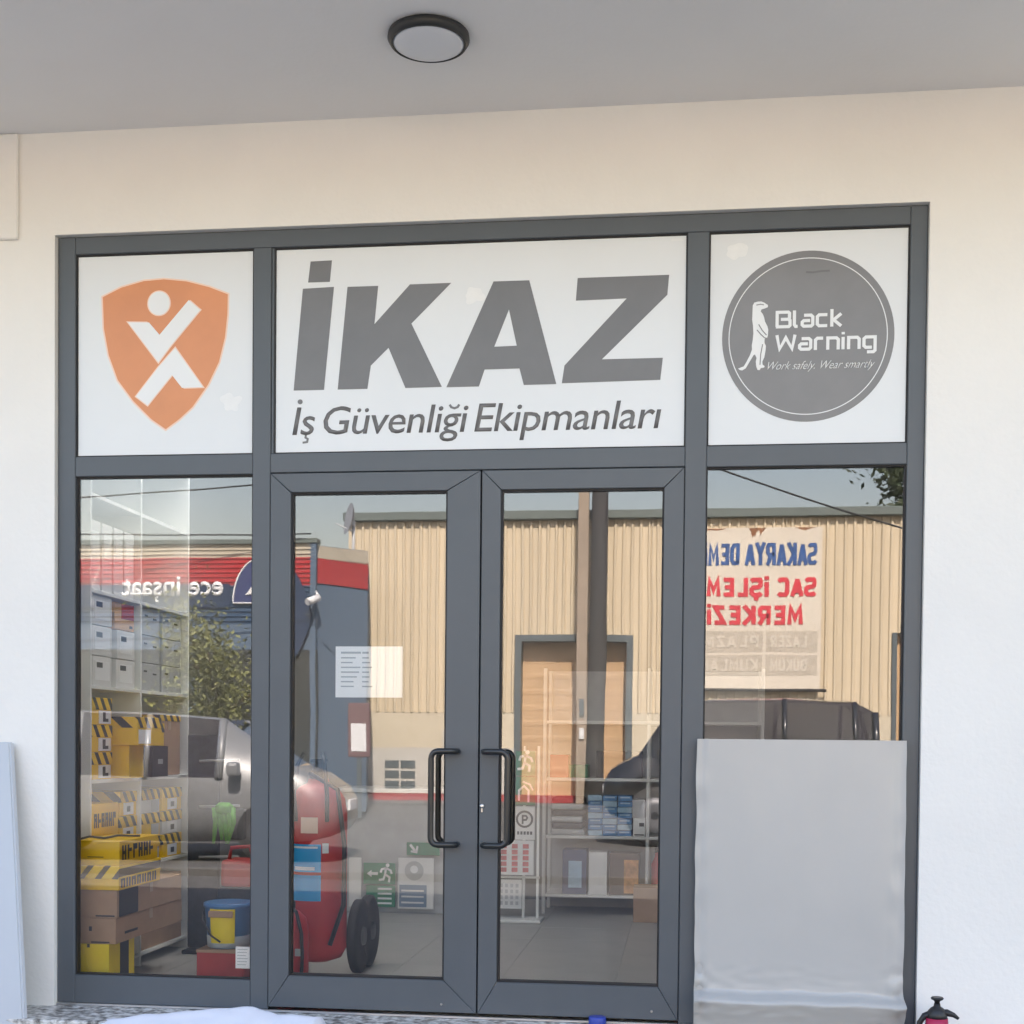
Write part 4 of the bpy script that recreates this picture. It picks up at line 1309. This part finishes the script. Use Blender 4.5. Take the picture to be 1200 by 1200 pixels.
# roller door
own(wh, MB().box(-3.70, -3.56, WYY - 0.35, WYY + 0.06, 0.06, 3.60).build('door_jamb', M['doorframe']))
own(wh, MB().box(-1.24, -1.10, WYY - 0.35, WYY + 0.06, 0.06, 3.60).build('door_jamb', M['doorframe']))
own(wh, MB().box(-3.56, -1.24, WYY - 0.35, WYY + 0.06, 3.46, 3.60).build('door_head', M['doorframe']))
sh = ribbed(-3.56, -1.24, 0.0, 3.46, WYY - 0.33, 0.34, 0.006, True).build('roller_door', M['shutter'], fix=False)
own(wh, sh)
own(wh, MB().box(4.42, 4.52, WYY - 0.2, WYY + 0.06, 0.06, 3.64).build('door_jamb', M['doorframe']))
own(wh, ribbed(4.52, 6.4, 0.06, 3.64, WYY - 0.2, 0.16, 0.03).build('side_door', M['shutter'], fix=False))

# heavy block capitals painted on cloth
BLK = {'S': [[(.62, .82), (.5, .9), (.14, .9), (.1, .8), (.1, .6), (.18, .52), (.5, .48), (.6, .4), (.6, .2), (.5, .1), (.16, .1), (.06, .2)]],
       'A': [[(.06, 0), (.32, .92)], [(.32, .92), (.60, 0)], [(.16, .28), (.5, .28)]],
       'K': [[(.12, 0), (.12, 1)], [(.62, 1), (.2, .5), (.64, 0)]],
       'R': [[(.12, 0), (.12, .9), (.5, .9), (.58, .8), (.58, .55), (.5, .46), (.12, .46)], [(.34, .46), (.62, 0)]],
       'Y': [[(.06, 1), (.34, .5), (.34, 0)], [(.62, 1), (.34, .5)]],
       'D': [[(.12, .1), (.12, .9), (.44, .9), (.58, .75), (.58, .25), (.44, .1), (.04, .1)]],
       'E': [[(.6, .9), (.12, .9), (.12, .1), (.6, .1)], [(.12, .5), (.52, .5)]],
       'M': [[(.1, 0), (.14, .9), (.4, .3), (.66, .9), (.70, 0)]],
       'İ': [[(.12, 0), (.12, .78)], [(.12, .9), (.12, 1.08)]],
       'I': [[(.12, 0), (.12, 1)]],
       'C': [[(.6, .8), (.5, .9), (.18, .9), (.1, .78), (.1, .22), (.18, .1), (.5, .1), (.6, .2)]],
       'L': [[(.12, 1), (.12, .1), (.58, .1)]],
       'Z': [[(.06, .9), (.58, .9), (.1, .1), (.62, .1)]],
       'P': [[(.12, 0), (.12, .9), (.5, .9), (.58, .8), (.58, .55), (.5, .44), (.12, .44)]],
       'U': [[(.12, 1), (.12, .2), (.2, .1), (.5, .1), (.58, .2), (.58, 1)]],
       'B': [[(.12, .1), (.12, .9), (.48, .9), (.56, .8), (.56, .6), (.48, .5), (.12, .5)], [(.48, .5), (.6, .4), (.6, .2), (.5, .1), (.06, .1)]]}
BLK['Ş'] = BLK['S'] + [[(.34, .06), (.34, -.1), (.22, -.14)]]
BLK['Ü'] = BLK['U'] + [[(.2, 1.06), (.3, 1.06)], [(.42, 1.06), (.52, 1.06)]]
BLW = {'M': .92, 'İ': .36, 'I': .36, ' ': .36}


def block(body, m, parent_root, x, z, w, h, y, wt):
    tot = sum(BLW.get(c, .80) for c in body)
    sx = w / tot
    cx = 0
    for c in body:
        if c != ' ':
            q = MB()
            for i, p in enumerate(BLK[c]):
                q.stroke([(x - (cx + u) * sx, z + v * h) for u, v in p], wt, lambda v: Vector((v.x, y + 0.004 * i, v.y)))
            own(parent_root, q.build('letter', m))
        cx += BLW.get(c, .80)


# banner on the warehouse
bn = empty('banner', (1.4, WYY + 0.2, 2.42), 'hanging banner with blue and red lettering on the mirrored warehouse', 'banner')
BY = WYY + 0.14
own(bn, MB().box(-0.05, 2.92, BY - 0.03, BY, 2.42, 5.89, bev=0.005).build('cloth', M['bannercloth']))
own(bn, MB().tube([(-0.25, BY + 0.02, 2.40), (3.05, BY + 0.02, 2.40)], 0.035, 8).build('bottom_pole', M['polewood']))
block('SAKARYA DEMİR', M['bannerblue'], bn, 2.80, 5.09, 2.63, 0.47, BY + 0.012, 0.078)
block('SAC İŞLEME', M['bannerred'], bn, 2.80, 4.42, 2.65, 0.40, BY + 0.012, 0.092)
block('MERKEZİ', M['bannerred'], bn, 2.52, 3.82, 2.08, 0.40, BY + 0.012, 0.092)
for (sx, sw, sh_) in ((1.62, 0.22, 0.20), (2.55, 0.42, 0.07), (0.62, 0.5, 0.06), (1.45, 0.16, 0.34)):
    pts_ = [(sx + sw * k / 8 - sw / 2, BY + 0.004, 5.885) for k in range(9)] + [(sx + sw / 2 - sw * k / 8, BY + 0.004, 5.885 - sh_ * random.uniform(.3, 1) * math.sin(math.pi * (k + .5) / 9)) for k in range(9)]
    own(bn, MB().prism(pts_, (0, -0.002, 0)).build('rust_stain', M['rust']))
for (a, b) in ((1.75, 2.85), (0.05, 1.68)):
    for (c, d) in ((3.22, 3.68), (2.72, 3.16)):
        own(bn, MB().box(a, b, BY - 0.002, BY + 0.004, c, d).build('faded_field', M['bannergrey']))
for body, x, z, ww in (('LAZER', 2.62, 3.32, 0.8), ('PLAZMA', 1.60, 3.32, 1.45), ('BÜKÜM', 2.62, 2.81, 0.8), ('KUMLAMA', 1.60, 2.81, 1.5)):
    block(body, M['bannerpale'], bn, x, z, ww, 0.26, BY + 0.012, 0.05)

# store to the left with horizontal siding
YF = -18.0
sr = empty('building_supply_store', (-12, YF, -0.1), 'blue and red sided store mirrored in the left panes', 'building')
own(sr, MB().prism([(-22, YF - 0.06, -0.1), (-6.67, YF - 0.06, -0.1), (-5.88, -19.0, -0.1), (-6.98, -23.9, -0.1), (-22, -23.9, -0.1)], (0, 0, 4.86)).build('side_wall', M['storegrey']))
own(sr, ribbed(-22, -6.62, 4.53, 4.78, YF, 0.083, 0.02, True).build('cream_siding', M['storecream'], fix=False))
own(sr, ribbed(-22, -6.62, 4.02, 4.53, YF, 0.085, 0.02, True).build('red_siding', M['storered'], fix=False))
own(sr, ribbed(-22, -6.62, 3.32, 4.02, YF, 0.085, 0.02, True).build('blue_siding', M['storeblue'], fix=False))
own(sr, MB().box(-22.1, -6.56, YF - 0.2, YF + 0.06, 4.78, 4.86).build('roof_edge', M['gutter']))
own(sr, MB().box(-6.68, -6.58, YF - 0.06, YF + 0.04, -0.1, 4.78).build('corner_post', M['storegrey']))
dv = Vector((-0.37, -5.84, 0)).normalized()
nn = Vector((0.94, 0.79, 0)).normalized()
pA, pB = Vector((-6.67, YF - 0.06, 0)), Vector((-5.88, -19.0, 0))
for z0, z1, mm, nm in ((4.53, 4.75, 'storecream', 'cream_band'), (4.08, 4.53, 'storered', 'red_band')):
    own(sr, MB().prism([pA + Vector((0, 0, z0)), pB + Vector((0, 0, z0 - 0.03)), pB + Vector((0, 0, z1)), pA + Vector((0, 0, z1))], nn * 0.02).build(nm, M[mm]))
for k in range(6):
    own(sr, MB().box(-21 + k * 2.45, -18.8 + k * 2.45, YF - 0.03, YF + 0.02, 0.25, 2.86).build('shop_window', M['storeglass']))
own(sr, MB().box(-22, -6.68, YF - 0.05, YF + 0.01, -0.1, 0.2).box(-22, -6.68, YF - 0.05, YF + 0.005, 0.2, 3.32).build('render_wall', M['storegrey']))
sgn = empty('store_sign', (-9, YF + 0.1, 3.6), 'white lettering on a navy board mirrored below the red siding', 'sign')
own(sgn, MB().box(-12.0, -8.19, YF + 0.025, YF + 0.05, 3.62, 4.04, bev=0.005).build('sign_board', M['storenavy']))
own(sgn, text_obj('lettering', 'ece insaat', M['vwhite'], None, -8.30, 3.72, 1.92, 0.46, YF + 0.056, -1, bold=0.024, depth=0.006, marks=(('ece ins', 'cedilla'),)))
pts = [(-8.16 + 0, YF + 0.06, 3.70)]
lobe = [(-7.58 + 0.55 * math.cos(a), YF + 0.045, 3.70 + 0.82 * math.sin(a)) for a in [math.pi * k / 24 for k in range(25)]]
own(sgn, MB().prism(lobe, (0, -0.04, 0)).build('logo_field', mat('logo_blue', (0.045, 0.06, 0.16), 0.5)))
rim_ = MB().tube(lobe + [lobe[0]], 0.018, 6)
own(sgn, rim_.build('logo_outline', M['vwhite']))
own(sgn, MB().prism([(-7.62, YF + 0.055, 3.88), (-7.90, YF + 0.055, 3.84), (-7.70, YF + 0.055, 4.08)], (0, 0.01, 0)).build('logo_mark', M['vwhite']))
ns = empty('navy_disc_sign', (-7.0, YF + 0.2, 2.6), 'dark navy lobed sign on the corner of the mirrored store', 'sign')
lob = [(-7.1 + 0.42 * math.cos(a) * (1 + 0.1 * math.cos(4 * a)), YF + 0.10, 3.48 + 0.82 * math.sin(a)) for a in [2 * math.pi * k / 40 for k in range(40)]]
own(ns, MB().prism(lob, (0, -0.05, 0)).build('panel', M['storenavy']))
own(ns, MB().tube([lob[0], (-7.1, YF + 0.04, 3.5)], 0.02, 6).build('bracket', M['doorframe']))
cc = empty('security_camera', (-6.52, YF + 0.2, 3.7), 'white security camera on the mirrored store corner', 'camera')
own(cc, MB().tube([(-6.50, YF + 0.12, 3.78), (-6.64, YF + 0.34, 3.68)], 0.07, 12).build('body', M['vwhite']))
own(cc, MB().tube([(-6.58, YF + 0.02, 3.9), (-6.5, YF + 0.14, 3.82)], 0.025, 8).build('arm', M['vwhite']))
sd = empty('satellite_dish', (-6.9, -22, 4.9), 'satellite dish on the roof beside the mirrored warehouse', 'dish')
q = MB().lathe([(0.02, 0.0), (0.12, 0.012), (0.24, 0.05), (0.33, 0.11), (0.335, 0.112)], 24, (0, 0, 0), 'Y')
o = q.build('reflector', M['greybox'])
own(sd, o)
o.matrix_parent_inverse = Matrix()
o.location = (0, 0, 0.95)
o.rotation_euler = (R_(10), 0, R_(62))
o = MB().tube([(0, -0.02, -0.2), (0, 0, 0.92)], 0.035, 8).build('mast', M['rackmetal'], sd)
o = MB().tube([(0.0, 0.03, 0.7), (-0.36, 0.1, 0.86)], 0.015, 6).build('feed_arm', M['rackmetal'], sd)
to = empty('totem_sign', (-5.53, -17, -0.1), 'small white and red street totem mirrored in the left door', 'sign')
own(to, MB().box(-5.72, -5.34, -17.05, -16.95, 0.95, 1.88, bev=0.01).build('panel', M['maroon']))
own(to, MB().box(-5.66, -5.40, -16.948, -16.94, 1.05, 1.52).build('white_field', M['vwhite']))
own(to, MB().box(-5.57, -5.49, -17.03, -16.97, -0.1, 0.95).build('post', M['doorframe']))

# poles and wires
up = empty('utility_pole', (-1.88, -23.42, -0.1), 'dark utility pole across the street mirrored in the right door', 'pole')
own(up, MB().tube([(-1.88, -23.42, -0.1), (-1.88, -23.42, 0.6), (-1.825, -23.42, 4), (-1.81, -23.42, 10.2)], 0.16, 14, radii=[0.24, 0.20, 0.185, 0.165]).build('shaft', M['polewood']))
own(up, MB().box(-1.95, -1.6, -23.5, -23.3, 9.6, 9.72).build('insulator_bracket', M['polewood']))
col_ = empty('beige_column', (-2.16, -23.5, -0.1), 'slim beige column beside the mirrored dark pole', 'column')
own(col_, MB().box(-2.29, -2.06, -23.62, -23.44, -0.1, 8.2, bev=0.01).build('shaft', M['column']))
own(col_, MB().box(-2.225, -2.12, -23.44, -23.39, 1.30, 1.54, bev=0.005).build('socket_box', M['vwhite']))
own(col_, MB().box(-2.225, -2.12, -23.44, -23.40, 1.80, 2.18, bev=0.005).build('conduit_box', M['doorframe']))


def wire(label, a, b, sag, r=0.014):
    pts = []
    for k in range(25):
        t = k / 24
        pts.append(Vector(a).lerp(Vector(b), t) - Vector((0, 0, sag * 4 * t * (1 - t))))
    tag(MB().tube(pts, r, 6).build('overhead_wire', M['wire']), label, 'wire', 'overhead wires mirrored in the glass')


wire('upper overhead wire crossing above the mirrored store', (-20, -16, 5.45), (-1.0, -16, 6.1), 0.50)
wire('lower overhead wire just above the mirrored store roof', (-20, -16, 4.95), (-6.65, -17.9, 4.93), 0.08)
wire('overhead wire sloping down across the right window', (-3.5, -16, 7.35), (9.5, -16, 3.3), 0.58, 0.016)
wire('faint overhead wire high above the mirrored store', (-20, -16.5, 6.6), (-1.0, -16.5, 7.6), 0.5, 0.010)


# trees
def tree(name, label, x, y, h, cr, ch, n, m, group=None, lean=0.2, leaf=0.13):
    e = empty(name, (x, y, -0.12), label, 'tree', group)
    rd = random.Random(hash((round(x, 1), round(y, 1))) & 1023)
    tk = MB()
    base = Vector((x, y, -0.12))
    top = base + Vector((lean, 0, h - ch * 0.45))
    pts = [base.lerp(top, t) + Vector((0.06 * math.sin(5 * t), 0.05 * math.cos(4 * t), 0)) for t in (0, .25, .5, .75, 1)]
    tk.tube(pts, 0.1, 9, radii=[0.14, 0.11, 0.095, 0.075, 0.04])
    centres = []
    for k in range(9):
        a = rd.uniform(0, 2 * math.pi)
        s = pts[2 + k % 3]
        en = s + Vector((math.cos(a) * cr * rd.uniform(.5, .95), math.sin(a) * cr * rd.uniform(.5, .95), ch * rd.uniform(.1, .55)))
        mid = s.lerp(en, .5) + Vector((0, 0, 0.1))
        tk.tube([s, mid, en], 0.03, 6, radii=[0.045, 0.03, 0.012])
        centres += [en, mid]
    centres.append(top)
    own(e, tk.build('trunk', M['bark']))
    V, F = [], []
    for k in range(n):
        c = rd.choice(centres)
        p = c + Vector((rd.gauss(0, cr * .26), rd.gauss(0, cr * .26), rd.gauss(0, ch * .13)))
        s = leaf * rd.uniform(.6, 1.5)
        u = Vector((rd.uniform(-1, 1), rd.uniform(-1, 1), rd.uniform(-1, 1))).normalized()
        v = u.cross(Vector((rd.uniform(-1, 1), rd.uniform(-1, 1), rd.uniform(-1, 1)))).normalized()
        i = len(V)
        V += [p + u * s, p + v * s * .45, p - u * s, p - v * s * .45]
        F.append((i, i + 1, i + 2, i + 3))
    me = bpy.data.meshes.new('crown')
    me.from_pydata([tuple(q) for q in V], [], F)
    own(e, link('crown', me, m))


tree('street_tree', 'leafy street tree before the store, mirrored in the left window', -6.50, -12.2, 2.85, 0.85, 1.9, 6000, M['leaf'], leaf=0.036)
tree('street_tree', 'dark tree rising behind the warehouse at the right', 6.7, -33, 9.8, 2.0, 4.2, 14000, M['leafdark'], leaf=0.11)


# vehicles
def vehicle(name, label, x, y, rz, L, paint, kind):
    """side stations: x along length (front = +x), belt height, roof height, half widths"""
    e = empty(name, (x, y, -0.155), label, 'car', None, rz)
    e.scale = (1, 1, 1.08)
    if kind == 'hatch':
        st = [(-.50, .45, .80, .80, .60, .60), (-.485, .28, .92, .98, .78, .70), (-.44, .25, .95, 1.34, .84, .62), (-.36, .24, .95, 1.50, .86, .60), (-.18, .22, .90, 1.57, .87, .60), (.0, .22, .88, 1.56, .87, .60), (.19, .22, .88, 1.50, .87, .60),
              (.37, .22, .93, 1.00, .87, .70), (.43, .24, .88, .92, .86, .66), (.475, .28, .76, .80, .80, .56), (.50, .40, .62, .64, .62, .46)]
    else:
        st = [(-.50, .50, .95, .96, .70, .66), (-.485, .36, 1.05, 1.25, .86, .74), (-.47, .34, 1.08, 1.70, .90, .70), (-.40, .33, 1.08, 1.83, .92, .68), (-.15, .32, 1.08, 1.86, .93, .68), (.24, .32, 1.08, 1.82, .93, .68),
              (.375, .32, 1.10, 1.14, .93, .78), (.42, .34, 1.05, 1.08, .92, .74), (.47, .38, .96, .98, .88, .66), (.50, .52, .80, .82, .74, .56)]
    b = MB()
    rings = []
    for (t, zb, zl, zr, wl, wr) in st:
        X = t * L
        rings.append([b.bm.verts.new(c) for c in ((X, -wl * .93, zb), (X, -wl, zb + (zl - zb) * .5), (X, -wl * .97, zl), (X, -wr, zr - .02), (X, -wr * .8, zr),
                                                   (X, wr * .8, zr), (X, wr, zr - .02), (X, wl * .97, zl), (X, wl, zb + (zl - zb) * .5), (X, wl * .93, zb))])
    cabin = [i for i, s in enumerate(st) if s[3] - s[2] > .3]
    c0, c1 = cabin[0], cabin[-1]
    for i in range(len(rings) - 1):
        A, B = rings[i], rings[i + 1]
        for k in range(10):
            k2 = (k + 1) % 10
            side = k in (2, 6)
            wind = k in (2, 6) and (c0 <= i < c1)
            frontg = (i == c1 or i == c0 - 1) and k == 4
            if wind or frontg:
                continue
            f = b.bm.faces.new((A[k], A[k2], B[k2], B[k]))
            f.smooth = True
    b.bm.faces.new(rings[0])
    b.bm.faces.new(list(reversed(rings[-1])))
    # pillars left in the side glass openings
    own_ = []
    bm = b.bm
    for i in range(c0, c1 + 1):
        for s in (-1, 1):
            t, zb, zl, zr, wl, wr = st[i]
            b.tube([(t * L, s * wl * .97, zl - .01), (t * L, s * wr, zr - .02)], .035 if i not in (c0, c1) else .05, 6)
    o = b.build('body', paint, e)
    gl_ = MB()
    for i in range(c0, c1):
        for s in (-1, 1):
            A, B = st[i], st[i + 1]
            gl_.poly([(A[0] * L, s * A[4] * .968, A[2]), (B[0] * L, s * B[4] * .968, B[2]), (B[0] * L, s * (B[5] - .004), B[3] - .02), (A[0] * L, s * (A[5] - .004), A[3] - .02)])
    for i, j in ((c1, c1 + 1), (c0, c0 - 1)):
        A, B = st[i], st[j]
        gl_.poly([(A[0] * L, -A[5] * .8, A[3]), (A[0] * L, A[5] * .8, A[3]), (B[0] * L, B[5] * .8, B[3]), (B[0] * L, -B[5] * .8, B[3])])
    gl_.build('window_glass', M['carglass'], e, fix=False)
    wr_ = .32 if kind == 'hatch' else .38
    for t in (-.31, .31):
        for s in (-1, 1):
            wy = s * (st[5][4] - .09)
            wq = MB().lathe([(wr_ * .6, -.10), (wr_ * .95, -.11), (wr_, -.07), (wr_, .07), (wr_ * .95, .11), (wr_ * .6, .10)], 26, (t * L, wy, wr_), 'Y').build('wheel', M['rubber'], e)
            MB().lathe([(.05, s * .10), (wr_ * .35, s * .108), (wr_ * .62, s * .104), (wr_ * .62, s * .09)], 20, (t * L, wy, wr_), 'Y').build('rim', M['rim'], wq)
    for s in (-1, 1):
        f, r = st[-2], st[1]
        MB().box(f[0] * L - .12, f[0] * L + .03, s * f[4] * .78 - .13, s * f[4] * .78 + .13, f[2] - .16, f[2] - .03, bev=.03).build('headlight', M['lamp_clear'], e)
        MB().box(r[0] * L - .03, r[0] * L + .1, s * r[4] * .86 - .08, s * r[4] * .86 + .1, r[2] - .12, r[2] + .10, bev=.03).build('tail_light', M['lamp_red'], e)
        i = c1
        MB().box(st[i][0] * L + .12, st[i][0] * L + .26, s * (st[i][4] + .10) - .09, s * (st[i][4] + .10) + .09, st[i][2] + .02, st[i][2] + .17, bev=.04, seg=2).build('wing_mirror', paint, e)
    MB().box(st[-1][0] * L - .03, st[-1][0] * L + .02, -.5, .5, st[-1][1] + .02, st[-1][1] + .12, bev=.02).build('bumper', M['black'], e)
    MB().box(st[-1][0] * L, st[-1][0] * L + .03, -.26, .26, st[-1][1] + .13, st[-1][1] + .24, bev=.004).build('number_plate', M['vwhite'], e)
    MB().box(-.2, .05, -.55, .55, .45, 1.05, bev=.08).build('seat', M['darkcloth'], e)
    return e


vehicle('parked_car', 'silver minivan parked across the street, mirrored in the left window', -6.05, -9.4, R_(-6), 4.4, M['silverpaint'], 'hatch')
vehicle('parked_car', 'black off-road vehicle parked across the street, mirrored at the right', 0.78, -13.2, R_(179), 3.7, M['blackpaint'], 'suv')
